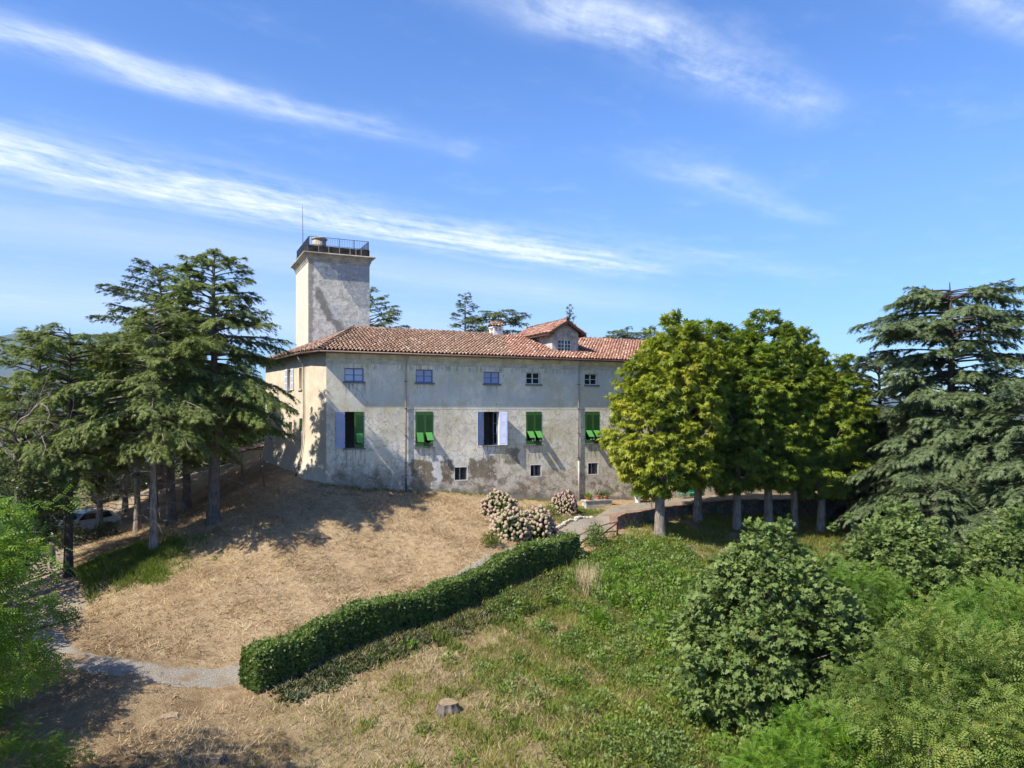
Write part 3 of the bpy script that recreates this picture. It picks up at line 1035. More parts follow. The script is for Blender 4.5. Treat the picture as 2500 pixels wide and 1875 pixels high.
for k in range(4):
    side_box('grille_bar', a + .05 + k * .16, a + .085 + k * .16, c, d, -.06, -.03, M['green'], gw)
for k in range(5):
    side_box('grille_bar', a, b_, c + .08 + k * .15, c + .11 + k * .15, -.029, -.005, M['green'], gw)

# front openings ---------------------------------------------------
def framed_window(name, a, b_, c, d, fm, pm, nx, nz, y=.12, mull=.05, fr=.06, parent=villa):
    f = MB()
    f.box(a, a + fr, y, y + .06, c, d).box(b_ - fr, b_, y, y + .06, c, d)
    f.box(a + fr, b_ - fr, y, y + .06, c, c + fr).box(a + fr, b_ - fr, y, y + .06, d - fr, d)
    wx, wz = (b_ - a - 2 * fr), (d - c - 2 * fr)
    for i in range(1, nx):
        x = a + fr + wx * i / nx
        mm = mull * (1.6 if i * 2 == nx else .8)
        f.box(x - mm / 2, x + mm / 2, y - .004, y + .05, c + fr, d - fr)
    for j in range(1, nz):
        z = c + fr + wz * j / nz
        f.box(a + fr, b_ - fr, y + .006, y + .04, z - mull * .4, z + mull * .4)
    fo = f.build(name, fm, parent)
    pme = MB().box(-.5, .5, -.004, .004, -.5, .5)
    me = None
    for i in range(nx):
        for j in range(nz):
            if me is None:
                po = pme.build('pane', pm, fo)
                me = po.data
            else:
                po = mesh_obj('pane', me, None, fo)
            po.location = (a + fr + wx * (i + .5) / nx, y + .035, c + fr + wz * (j + .5) / nz)
            po.scale = (wx / nx, 1, wz / nz)
            po.rotation_euler = (random.uniform(-.012, .012), 0, random.uniform(-.012, .012))
    return fo


for i, (a, b_, c, d) in enumerate(UPW):
    fm, pm = ((M['lavdark'], M['curtain']), (M['lavdark'], M['lav']), (M['lavdark'], M['lav']), (M['white'], M['glass']), (M['white'], M['glass']))[i]
    w = framed_window('window', a, b_, c, d, fm, pm, 2, 2, .10 if i < 3 else .2)
    MB().box(a - .08, b_ + .09, -.10, .2, c - .10, c - .003).build('sill', M['sill'], w)
for a, b_, c, d in GRW:
    w = MB().box(a, b_, .29, .31, c, d).build('window', M['glass'], villa)
    fr = MB()
    fr.box(a, a + .05, .22, .28, c, d).box(b_ - .05, b_, .22, .28, c, d).box((a + b_) / 2 - .03, (a + b_) / 2 + .03, .22, .28, c, d)
    fr.build('window_frame', M['white'], w)
    rv = MB()                                        # white-washed splay round the opening
    rv.box(a - .035, a - .002, -.008, .1, c - .05, d + .04).box(b_ + .002, b_ + .05, -.008, .1, c - .05, d + .04)
    rv.box(a - .002, b_ + .002, -.008, .1, d + .002, d + .04).box(a - .002, b_ + .002, -.008, .1, c - .05, c - .002)
    rv.build('surround', M['limewhite'], w)
    for k in range(5):
        x = a + (b_ - a) * (k + .5) / 5
        MB().box(x - .012, x + .012, .04, .064, c, d).build('grille_bar', M['iron'], w)
    for k in range(5):
        z = c + (d - c) * (k + .5) / 5
        MB().box(a, b_, .066, .085, z - .012, z + .012).build('grille_bar', M['iron'], w)


def shutter_leaf(parent, W, Hh, paint, flap, panels=False):
    """leaf hinged at x=0, extends to x=W, outer face towards -y"""
    mb = MB()
    fz0, fz1 = .11 * Hh, .40 * Hh
    st = .075
    if flap is None:
        mb.box(0, W, -.045, 0, 0, Hh)
    else:
        mb.box(0, st, -.045, 0, 0, Hh).box(W - st, W, -.045, 0, 0, Hh)
        mb.box(st, W - st, -.045, 0, 0, fz0).box(st, W - st, -.045, 0, fz1, Hh)
    o = mb.build('shutter', paint, parent)
    if flap is None:
        pz = [(.05, .30), (.36, .63), (.69, .95)]
        for z0, z1 in pz:
            pm_ = MB()
            x0, x1 = .08, W - .08
            for y0, y1 in ((-.058, -.0455), (.0005, .012)):
                pm_.box(x0, x0 + .035, y0, y1, z0 * Hh, z1 * Hh).box(x1 - .035, x1, y0, y1, z0 * Hh, z1 * Hh)
                pm_.box(x0 + .035, x1 - .035, y0, y1, z0 * Hh, z0 * Hh + .035).box(x0 + .035, x1 - .035, y0, y1, z1 * Hh - .035, z1 * Hh)
            pm_.build('shutter_panel', M['lav'], o)
    else:
        sl_ = MB()                                   # fixed louvre blades above the flap
        nb = int((Hh - fz1 - .25) / .075)
        for k in range(nb):
            z = fz1 + .12 + k * .075
            Mx = Matrix.Translation((0, -.047, z)) @ Matrix.Rotation(R(-38), 4, 'X')
            sl_.obox(Mx, st + .01, W - st - .01, -.022, .002, -.004, .004)
        lo = sl_.build('louvre', paint, o)
        tag(lo, kind='stuff')
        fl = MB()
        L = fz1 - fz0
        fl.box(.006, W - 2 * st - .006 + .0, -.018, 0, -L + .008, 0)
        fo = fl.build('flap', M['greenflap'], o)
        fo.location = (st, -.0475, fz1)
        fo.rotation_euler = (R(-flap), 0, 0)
        sx = W - st - .05
        zt = fz1 - L * .97 * math.cos(R(flap))
        yt = -.05 - L * .97 * math.sin(R(flap))
        MB().tube([(sx, -.03, fz0 + .02), (sx, yt, fz0 + .02), (sx, yt, zt)], .011, 6).build('stay', M['white'], o)
    return o


def closed_pair(a, b_, c, d, fl):
    W = (b_ - a) / 2 - .006
    l = shutter_leaf(villa, W, d - c - .02, M['green'], fl[0])
    l.location = (a, .028, c + .01)
    r = shutter_leaf(villa, W, d - c - .02, M['green'], fl[1])
    r.location = (a + W + .012, .028, c + .01)


closed_pair(*LOW[1], (22, 40))
closed_pair(*LOW[3], (47, 47))
closed_pair(*LOW[4], (47, 47))
# first window: left leaf folded back showing its pale inside, right leaf shut
a, b_, c, d = LOW[0]
o = shutter_leaf(villa, .57, d - c - .02, M['lav'], None)
o.location = (a, -.005, c + .01)
o.rotation_euler = (0, 0, R(180 + 8))
o = shutter_leaf(villa, (b_ - a) / 2, d - c - .02, M['green'], 24)
o.location = ((a + b_) / 2, .028, c + .01)
# third window: both leaves open, dark room behind
a, b_, c, d = LOW[2]
o = shutter_leaf(villa, .56, d - c - .02, M['lav'], None)
o.location = (a, -.005, c + .01)
o.rotation_euler = (0, 0, R(180 + 22))
o = shutter_leaf(villa, .56, d - c - .02, M['lav'], None)
o.location = (b_, -.005, c + .01)
o.rotation_euler = (0, 0, R(-38))
cas = framed_window('casement', 0, .5, 0, d - c - .06, M['lav'], M['glass'], 1, 3, 0, .04, .055)
cas.location = (b_ - .02, .2, c + .03)
cas.rotation_euler = (0, 0, R(100))
for a, b_, c, d in LOW:
    MB().box(a - .10, b_ + .11, -.11, .3, c - .07, c - .003).build('sill', M['sill'], villa)
    h_ = MB()
    for zz_ in (c + .3, d - .3):
        h_.box(a - .05, a - .002, -.02, -.003, zz_, zz_ + .06)
        h_.box(b_ + .002, b_ + .05, -.02, -.003, zz_, zz_ + .06)
    tag(h_.build('hinge', M['iron'], villa), kind='stuff')

# cornice, gutter and downpipes
MB().extrude([(0.02, 7.36), (-.05, 7.36), (-.07, 7.44), (-.05, 7.46), (-.05, 7.62), (-.12, 7.66), (-.16, 7.72), (-.16, 7.76), (-.22, 7.79), (-.30, 7.90), (-.33, 7.92), (-.33, 7.97), (0.02, 7.97)], -.06, VLEN).build('cornice', M['cornice'], villa)
# roof ----------------------------------------------------------------
EA, EZ, RZ = -.56, 8.06, 10.06


def gut(mb, p, q, r=.075):
    pts = []
    mb.tube([p, q], r, 8)


g_ = MB()
gut(g_, (-.5, -.63, 8.0), (VLEN, -.63, 7.99))
gut(g_, (-.5, -.63, 8.0), (-1.3, 1.4, 7.99), .06)
gut(g_, (-1.3, 1.4, 7.99), (-2.95, 11.3, 7.86), .06)
g_.build('gutter', M['gutter'], villa, True)


def downpipe(x, zbot, top, m1, m2, cut):
    o = MB().tube([(x, -.6, 7.93), (x, -.58, 7.85), (x - .02, -.16, 7.45), (x - .03, -.09, 7.2), (x - .03, -.09, cut)], .045, 8).build('downpipe', m1, villa, True)
    MB().tube([(x - .03, -.09, cut - .005), (x - .03, -.09, zbot)], .052, 8).build('pipe_foot', m2, o, True)
    for z in (6.3, 4.6, 2.9, 1.2):
        MB().box(x - .1, x + .04, -.15, -.0, z, z + .04).build('pipe_clip', M['pipedark'], o)


downpipe(4.95, -.75, 7.6, M['pipe'], M['pipedark'], .25)
downpipe(17.4, -2.0, 7.7, M['pipe'], M['pipe'], 1.0)
q = [lwp(c0 + .95, z, -.1) for z in (7.3, 4, 2.2, 1.2)]
dp = MB().tube([(-1.35, 2.2, 7.9), (-1.2, 2.3, 7.6), *q], .045, 8).build('downpipe', M['pipe'], villa, True)
MB().tube([lwp(c0 + .95, z, -.1) for z in (1.19, .5, -.1)], .055, 8).build('pipe_foot', M['pipedark'], dp, True)

TSEG = 5


def tile_template():
    V, F = [], []
    for e, (yy, r, zo) in enumerate(((0, .108, .045), (1, .080, .0))):
        for k in range(TSEG):
            an = math.pi * k / (TSEG - 1)
            V.append((math.cos(an) * r, yy, math.sin(an) * r * 1.05 + zo))
    for k in range(TSEG - 1):
        F.append((k, k + 1, TSEG + k + 1, TSEG + k))
    return np.array(V), np.array(F)


TV, TF = tile_template()


def tiles(name, cols, parent, tl=.36, mat_=None):
    """cols: list of (bottom, top, side vector, normal) in the parent's frame; barrel tiles overlap up each column"""
    P, X, Y, N, S, T = [], [], [], [], [], []
    for bo, to, sd, nm in cols:
        bo, to = np.array(bo, float), np.array(to, float)
        L = np.linalg.norm(to - bo)
        if L < .15: continue
        yd = (to - bo) / L
        n = max(1, int(round(L / tl)))
        st = L / n
        for k in range(n):
            P.append(bo + yd * (k * st - .03 + random.uniform(-.02, .02)) + np.array(sd) * random.uniform(-.014, .014) + np.array(nm) * random.uniform(0, .014))
            j = random.uniform(-.05, .05)
            X.append(np.array(sd) + yd * j)
            Y.append((yd - np.array(sd) * j) * (st + .07))
            N.append(nm)
            T.append(min(1, max(0, random.gauss(.5, .24))))
    P, X, Y, N = map(np.array, (P, X, Y, N))
    V = P[:, None] + TV[None, :, :1] * X[:, None] + TV[None, :, 1:2] * Y[:, None] + TV[None, :, 2:] * N[:, None]
    F = TF[None] + (np.arange(len(P)) * len(TV))[:, None, None]
    me = np_mesh(name, V.reshape(-1, 3), F.reshape(-1, 4), np.repeat(T, len(TF)))
    o = mesh_obj(name, me, mat_ or M['tile'], parent)
    return tag(o, kind='stuff')


R0, R1 = np.array((2.83, 5.0, RZ)), np.array((2.83, 11.28, RZ))
E0 = np.array((-.5, EA, EZ))
slope_n = np.array((0, -(RZ - EZ), 5 - EA))
slope_n = slope_n / np.linalg.norm(slope_n)
roof = MB()
roof.poly([E0, (VLEN + .4, EA, EZ), (VLEN + .4, 5, RZ), R0])
roof.poly([(VLEN + .4, 5, RZ), (VLEN + .4, 11.2, 7.9), (8.6, 11.2, 7.9), (2.83, 5, RZ)])
roof.poly([R0, (8.6, 11.2, 7.9), R1])
roof.poly([E0, R0, (-1.25, 1.4, 8.03)])
roof.poly([(-1.25, 1.4, 8.03), R0, R1, (-2.9, 11.28, 7.9)])
roof.poly([(-.5, EA, EZ - .06), (VLEN + .4, EA, EZ - .06), (VLEN + .4, .02, 7.99), (-.06, .02, 7.99)])
roof.poly([(-.5, EA, EZ - .06), (-.06, .02, 7.98), (-.7, 1.48, 7.98), (-1.25, 1.4, 7.97)])
roof.poly([(-1.25, 1.4, 7.97), (-.7, 1.48, 7.98), (-2.3, 10.6, 7.98), (-2.9, 11.28, 7.84)])
roof.poly([(-2.9, 11.28, 7.84), (-2.3, 10.6, 7.98), (6, 10.6, 7.98), (6, 11.28, 7.98)])
rfo = roof.build('roof', M['pan'], villa)
DX0, DX1, DY0 = 15.85, 17.96, 1.0                     # dormer footprint
cols_ = []
for i in range(int((VLEN + .9) / .245)):
    x = -.45 + .245 * i
    ty, tz = 5.0, RZ
    if x < 2.83:
        f = (x + .5) / 3.33
        ty, tz = EA + f * (5 - EA), EZ + f * (RZ - EZ)
    if DX0 - .02 < x < DX1 + .02:
        f = (DY0 - EA) / (5 - EA)
        ty, tz = DY0, EZ + f * (RZ - EZ)
    sag = .035 * math.sin(x * .9) + .02 * math.sin(x * 2.3)
    cols_.append(((x, EA - .05, EZ + .01), (x, ty, tz + .01 + sag), (1, 0, 0), slope_n))
tiles('roof_tile', cols_, rfo)
cols_ = []
eave = [np.array((-.5, EA, EZ)), np.array((-1.25, 1.4, 8.03)), np.array((-2.9, 11.28, 7.9))]
el_ = [np.linalg.norm(eave[1] - eave[0]), np.linalg.norm(eave[2] - eave[1])]
for i in range(int(sum(el_) / .245)):
    t = .1 + i * .245
    if t < el_[0]:
        bo = eave[0] + (eave[1] - eave[0]) * t / el_[0]
        to = E0 + (R0 - E0) * (t / sum(el_) * 2.4)
        sd = (eave[1] - eave[0]) / el_[0]
    else:
        f = (t - el_[0]) / el_[1]
        bo = eave[1] + (eave[2] - eave[1]) * f
        g = .43 + .57 * f
        to = E0 + (R0 - E0) * (g / .62) if g < .62 else R0 + (R1 - R0) * (g - .62) / .38
        sd = (eave[2] - eave[1]) / el_[1]
    yd = to - bo
    nm = np.cross(yd, sd)
    nm = nm / np.linalg.norm(nm)
    if nm[2] < 0: nm = -nm
    cols_.append((bo - np.array((.05, 0, 0)) + nm * .015, to + nm * .015, -sd, nm))
tiles('roof_tile', cols_, rfo)
def ridge_cols(p, q):
    p, q = np.array(p, float), np.array(q, float)
    d = (q - p) / np.linalg.norm(q - p)
    s_ = np.cross(d, (0, 0, 1))
    s_ = s_ / np.linalg.norm(s_) * 1.35
    n_ = np.cross(s_, d)
    return (p, q, s_, n_ / np.linalg.norm(n_) * 1.35)


tiles('ridge_tile', [ridge_cols(R0, (VLEN + .4, 5, RZ)), ridge_cols(E0 + (0, 0, .03), R0 + (0, 0, .03)), ridge_cols(R0, R1)], rfo, .42)
vg = MB().tube([(-2.95, 11.33, 7.96), (-1.2, 11.33, 8.65), (.78, 11.24, 9.42)], .085, 6)
tag(vg.build('verge_flashing', M['limewhite'], villa), label='white flashing along the roof edge below the tower')

# dormer ----------------------------------------------------------------
dw = MB()
DZ, DA = 10.06, 10.72
dyb = 7.4
wx0, wx1, wz0, wz1 = 16.3, 17.43, 8.62, 9.53
wall_grid(dw, DX0, DX1, 8.2, DZ, [(wx0, wx1, wz0, wz1)], .2, DY0)
dw.poly([(DX0, DY0, DZ), (DX1, DY0, DZ), ((DX0 + DX1) / 2, DY0, DA)])
dw.poly([(DX0, DY0, 8.2), (DX0, DY0, DZ), (DX0, dyb, DZ), (DX0, dyb, 8.2)])
dw.poly([(DX1, DY0, 8.2), (DX1, dyb, 8.2), (DX1, dyb, DZ), (DX1, DY0, DZ)])
dorm = dw.build('dormer', simple("dormer_plaster", (.40, .375, .34), .95, .1, .35, 2.5, .5), villa)
MB().poly([(wx0, DY0 + .5, wz0), (wx1, DY0 + .5, wz0), (wx1, DY0 + .5, wz1), (wx0, DY0 + .5, wz1)]).build('inner_wall', M['cardark'], dorm)
dwin = framed_window('dormer_window', wx0, wx1, wz0, wz1, M['white'], M['glass'], 4, 3, DY0 + .08, .04, .06)
MB().box(wx0 - .12, wx1 + .12, DY0 - .1, DY0 + .1, wz0 - .09, wz0 - .003).build('sill', M['white'], dwin)
mx_ = (DX0 + DX1) / 2
OV, FO = .42, .38                                      # side and front overhangs
dk_ = (DA - DZ) / ((DX1 - DX0) / 2)
rz_ = DA + .10
ez_ = rz_ - dk_ * ((DX1 - DX0) / 2 + OV)
dr = MB()
for s_ in (-1, 1):
    xe = mx_ + s_ * ((DX1 - DX0) / 2 + OV)
    dr.poly([(mx_, DY0 - FO, rz_), (mx_, dyb, rz_), (xe, dyb, ez_), (xe, DY0 - FO, ez_)])
    dr.poly([(mx_, DY0 - FO, rz_ - .07), (xe, DY0 - FO, ez_ - .07), (xe, dyb, ez_ - .07), (mx_, dyb, rz_ - .07)])
dro = dr.build('dormer_roof', M['brown'], villa)
cols_ = []
for s_ in (-1, 1):
    xe = mx_ + s_ * ((DX1 - DX0) / 2 + OV + .05)
    nm = np.array((s_ * (rz_ - ez_), 0, abs(xe - mx_)))
    nm = nm / np.linalg.norm(nm)
    for i in range(int((dyb - DY0 + FO) / .245)):
        yy = DY0 - FO + .12 + i * .245
        cols_.append(((xe, yy, ez_ + .015), (mx_, yy, rz_ + .015), (0, -s_, 0), nm))
tiles('roof_tile', cols_, dro, .36)
tiles('ridge_tile', [ridge_cols((mx_, DY0 - FO, rz_ + .02), (mx_, dyb, rz_ + .02))], dro, .42)
for s_ in (-1, 1):
    xe = mx_ + s_ * ((DX1 - DX0) / 2 + OV)
    fb = MB()
    y0 = DY0 - FO
    fb.V = [(mx_, y0 - .03, rz_ + .03), (mx_, y0 - .03, rz_ - .17), (xe, y0 - .03, ez_ - .17), (xe, y0 - .03, ez_ + .03)]
    fb.V += [(x, y0 - .004, z) for x, _, z in fb.V]
    fb.F = [(0, 1, 2, 3), (7, 6, 5, 4), (0, 4, 5, 1), (1, 5, 6, 2), (2, 6, 7, 3), (3, 7, 4, 0)]
    fb.build('barge_board', M['brown'], dro)
    xx = mx_ + s_ * ((DX1 - DX0) / 2 + .1)
    MB().box(xx - .07, xx + .07, y0 + .02, DY0 + .0, DZ - .22, DZ - .06).build('bracket', M['brown'], dro)
    MB().tube([(xe, y0, ez_ - .08), (xe, dyb, ez_ - .08)], .06, 6).build('gutter', M['gutter'], dro)

# chimney
ch = MB()
cx_, cy_ = 13.4, 5.25
ch.box(cx_ - .36, cx_ + .36, cy_ - .42, cy_ + .42, 9.5, 10.35)
for sx in (-.3, 0, .3):
    for sy in (-.36, .36):
        ch.box(cx_ + sx - .06, cx_ + sx + .06, cy_ + sy - .06, cy_ + sy + .06, 10.35, 10.62)
ch.box(cx_ - .22, cx_ + .22, cy_ - .26, cy_ + .26, 10.35, 10.58)
ch.box(cx_ - .42, cx_ + .42, cy_ - .48, cy_ + .48, 10.62, 10.67)
cho = ch.build('chimney', M['limewhite'], villa)
cols_ = []
for s_ in (-1, 1):
    nm = np.array((0, s_ * .24, .55)) / .6
    for k in range(5):
        x = cx_ - .42 + k * .21
        cols_.append(((x, cy_ + s_ * .56, 10.68), (x, cy_, 10.93), (1, 0, 0), nm))
tiles('chimney_tile', cols_, cho, .3)
tiles('ridge_tile', [ridge_cols((cx_ - .5, cy_, 10.95), (cx_ + .5, cy_, 10.95))], cho, .3)

# the open doorway: a leaf pushed inwards and the paved threshold
MB().box(DOOR[0] + .03, DOOR[0] + .09, .34, 1.5, -2.0, .7).build('door', M['brown'], villa)
MB().box(DOOR[0] - .15, DOOR[1] + .15, -.9, .3, -2.3, -1.97).build('threshold', M['brick'], villa)
gd = MB().box(27.0, 28.2, -.06, .05, -1.95, .3).build('door', M['green'], villa)
tag(gd, label='closed green door behind the chestnut trunks')
MB().box(27.5, 27.56, -.075, -.061, -1.95, .3).build('door_strip', M['iron'], gd)

# ================================================================ tower
tower = empty('tower', VC, VROT)
tag(tower, 'square plastered tower with cove cornice rising behind the villa roof', 'tower')
TX0, TX1, TY0, TY1 = .8, 5.42, 11.3, 17.2
TB = 15.72
MB().box(TX0, TX1, TY0, TY1, -.5, TB).build('shaft', M['tower'], tower)
prof = [(0.0, TB - .10), (.04, TB - .10), (.04, TB + .02), (.08, TB + .06), (.11, TB + .20), (.18, TB + .34), (.30, TB + .43), (.38, TB + .45), (.40, TB + .50), (.38, TB + .56), (0, TB + .60)]
cv = MB()
rings = []
for o_, z in prof:
    rings.append([(TX0 - o_, TY0 - o_, z), (TX1 + o_, TY0 - o_, z), (TX1 + o_, TY1 + o_, z), (TX0 - o_, TY1 + o_, z)])
for i in range(len(rings) - 1):
    for k in range(4):
        cv.poly([rings[i][k], rings[i][(k + 1) % 4], rings[i + 1][(k + 1) % 4], rings[i + 1][k]])
cv.build('cornice', M['towercornice'], tower)
PZ0, PZ1 = TB + .598, TB + 1.12
pp = MB()
pp.box(TX0, TX1, TY0, TY0 + .14, PZ0, PZ1).box(TX0, TX1, TY1 - .14, TY1, PZ0, PZ1)
pp.box(TX0, TX0 + .14, TY0 + .14, TY1 - .14, PZ0, PZ1).box(TX1 - .14, TX1, TY0 + .14, TY1 - .14, PZ0, PZ1)
ppo = pp.build('parapet', M['parapet'], tower)
for x in (TX0 + .75, TX0 + 1.5, TX0 + 2.3, TX0 + 3.1, TX0 + 3.55, TX0 + 3.95):
    MB().box(x, x + .035, TY0 - .012, TY0 + .0, PZ0, PZ1).build('stain_rib', M['tank'], ppo)
MB().box(TX0 + .14, TX1 - .14, TY0 + .14, TY1 - .14, PZ0 - .1, PZ0 + .12).build('deck', M['concrete'], tower)
RT = PZ1 + .66
i0 = .07
rx0, rx1, ry0, ry1 = TX0 + i0, TX1 - i0, TY0 + i0, TY1 - i0
for (p, q) in (((rx0, ry0), (rx1, ry0)), ((rx1, ry0), (rx1, ry1)), ((rx1, ry1), (rx0, ry1)), ((rx0, ry1), (rx0, ry0))):
    for z in (RT, PZ1 + .06):
        MB().tube([(p[0], p[1], z), (q[0], q[1], z)], .02, 6).build('rail', M['railiron'], tower)
bal = MB().box(-.009, .009, -.009, .009, 0, .6)
bme = None
pst = None
for (p, q) in (((rx0, ry0), (rx1, ry0)), ((rx1, ry0), (rx1, ry1)), ((rx0, ry1), (rx0, ry0)), ((rx1, ry1), (rx0, ry1))):
    L = math.hypot(q[0] - p[0], q[1] - p[1])
    n = int(L / .125)
    for k in range(n):
        if bme is None:
            o = bal.build('baluster', M['railiron'], tower)
            bme = o.data
        else:
            o = mesh_obj('baluster', bme, None, tower)
        t = (k + .5) / n
        o.location = (p[0] + (q[0] - p[0]) * t, p[1] + (q[1] - p[1]) * t, PZ1 + .06)
    for k in range(4):
        if pst is None:
            o = MB().box(-.025, .025, -.025, .025, 0, RT - PZ1).build('post', M['railiron'], tower)
            pst = o.data
        else:
            o = mesh_obj('post', pst, None, tower)
        t = k / 4
        o.location = (p[0] + (q[0] - p[0]) * t, p[1] + (q[1] - p[1]) * t, PZ1)
tk = empty('water_tank', Vector(vl(TX0 + .98, TY0 + .86, PZ0 + .12)), VROT)
tag(tk, 'round cement water tank with rimmed lid on the tower top', 'water tank')
MB().lathe([(.46, 0), (.50, .5), (.52, 1.0)], 20).build('body', M['tank'], tk, True)
MB().lathe([(.55, 1.0), (.60, 1.04), (.60, 1.10), (.42, 1.20), (.15, 1.25)], 20).build('lid', M['tank'], tk)
an = empty('antenna', Vector(vl(TX0 + .12, TY0 + 3.2, PZ0 + .12)), VROT)
tag(an, 'thin antenna mast standing at the tower railing', 'antenna')
MB().tube([(0, 0, 0), (0, 0, 2.0), (-.03, 0, 4.1)], [.03, .025, .012], 6).build('mast', M['iron'], an)
MB().tube([(0, 0, 1.1), (.5, .1, 1.1)], .02, 6).build('arm', M['iron'], an)
MB().lathe([(.14, 0), (.15, .06), (.02, .12)], 12, (.5, .1, .62)).build('dish', M['white'], an)
# ================================================================ vegetation
def zat(x, y):
    return float(HG(np.array([x]), np.array([y]))[0])


def unit(v):
    return v / np.maximum(np.linalg.norm(v, axis=-1, keepdims=True), 1e-9)


def place(tv, tf, P, D, N, S, tint, g=None):
    """instances of a leaf template: x across, y along D, z along N"""
    D = unit(D)
    X = unit(np.cross(D, N))
    Z = np.cross(X, D)
    S = np.asarray(S)
    if S.ndim == 1: S = np.repeat(S[:, None], 3, 1)
    V = P[:, None] + tv[None, :, 0:1] * X[:, None] * S[:, None, 0:1] + tv[None, :, 1:2] * D[:, None] * S[:, None, 1:2] + tv[None, :, 2:3] * Z[:, None] * S[:, None, 2:3]
    F = tf[None] + (np.arange(len(P)) * len(tv))[:, None, None]
    return V.reshape(-1, 3), F.reshape(-1, tf.shape[1]), np.repeat(tint, len(tf))


def join(parts):
    Vs, Fs, Ts, o = [], [], [], 0
    for v, f, t in parts:
        Vs.append(v)
        Fs.append(f + o)
        Ts.append(t)
        o += len(v)
    return np.concatenate(Vs), np.concatenate(Fs), np.concatenate(Ts)


KITE_V = np.array([(0, 0, 0), (.5, .45, .06), (0, 1, -.04), (-.5, .45, .06)], float)
KITE_F = np.array([(0, 1, 2, 3)])
TRI_V = np.array([(-.5, 0, 0), (.5, 0, 0), (0, 1, -.05)], float)
TRI_F = np.array([(0, 1, 2)])
# needle spray: three prongs
SPRAY_V = np.concatenate([TRI_V * (.20, 1.0, 1), (TRI_V * (.19, .64, 1)) @ np.array([[.77, -.64, 0], [.64, .77, 0], [0, 0, 1]]) + (0, .18, 0),
                          (TRI_V * (.19, .64, 1)) @ np.array([[.77, .64, 0], [-.64, .77, 0], [0, 0, 1]]) + (0, .18, 0)])
SPRAY_F = np.array([(0, 1, 2), (3, 4, 5), (6, 7, 8)])


def palm(n, spread, w, droop):
    V, F = [], []
    for k in range(n):
        a = (k - (n - 1) / 2) * spread / max(n - 1, 1)
        L = 1 - .28 * abs(k - (n - 1) / 2) / ((n - 1) / 2)
        for x, y, z in KITE_V:
            x, y = x * w, y * L
            z = z * .6 - droop * y * y
            V.append((x * math.cos(a) + y * math.sin(a), -x * math.sin(a) + y * math.cos(a), z))
        F.append(tuple(range(4 * k, 4 * k + 4)))
    return np.array(V), np.array(F)


def pinnate(n, w, L):
    V, F = [], []
    k = 0
    for i in range(n):
        y = .12 + .85 * i / (n - 1)
        for s in (-1, 1):
            for a, bb, c in KITE_V * (w, L, .5):
                ang = s * R(68)
                V.append((a * math.cos(ang) + bb * math.sin(ang), y + (-a * math.sin(ang) + bb * math.cos(ang)), c - .28 * y * y - abs(bb) * .12))
            F.append(tuple(range(4 * k, 4 * k + 4)))
            k += 1
    return np.array(V), np.array(F)


CHEST_V, CHEST_F = palm(6, R(230), .30, .30)
MAPLE_V, MAPLE_F = palm(5, R(230), .62, .16)
PIN_V, PIN_F = pinnate(5, .15, .26)


def tubes_mesh(name, chains, n=6):
    """chains: list of (points (k,3), radii (k,)) -> one mesh"""
    Vs, Fs, o = [], [], 0
    an = np.arange(n) * 2 * np.pi / n
    for P, r in chains:
        P = np.asarray(P, float)
        T = unit(np.gradient(P, axis=0))
        ref = np.where(np.abs(T[:, 2:3]) > .85, np.array([[1., 0, 0]]), np.array([[0, 0, 1.]]))
        U = unit(np.cross(T, ref))
        W = np.cross(T, U)
        V = P[:, None] + (U[:, None] * np.cos(an)[None, :, None] + W[:, None] * np.sin(an)[None, :, None]) * np.asarray(r)[:, None, None]
        k = len(P)
        ii = np.arange(k * n).reshape(k, n)
        F = np.stack([ii[:-1], np.roll(ii[:-1], -1, 1), np.roll(ii[1:], -1, 1), ii[1:]], -1).reshape(-1, 4)
        Vs.append(V.reshape(-1, 3))
        Fs.append(F + o)
        o += k * n
    return np_mesh(name, np.concatenate(Vs), np.concatenate(Fs), None, True)


def trunk_chain(H, r0, lean=(0, 0), wob=.12, n=12, flare=1.5, g=None, top=.12):
    t = np.linspace(0, 1, n)
    x = lean[0] * t ** 1.4 * H + wob * np.sin(t * 5 + g.uniform(0, 6)) * t
    y = lean[1] * t ** 1.4 * H + wob * np.sin(t * 4 + g.uniform(0, 6)) * t
    r = r0 * ((1 - t) ** .8 * (1 - top) + top) * (1 + (flare - 1) * np.exp(-t * H / .5))
    P = np.column_stack([x, y, t * H - .25 * (t == 0)])
    return P, r


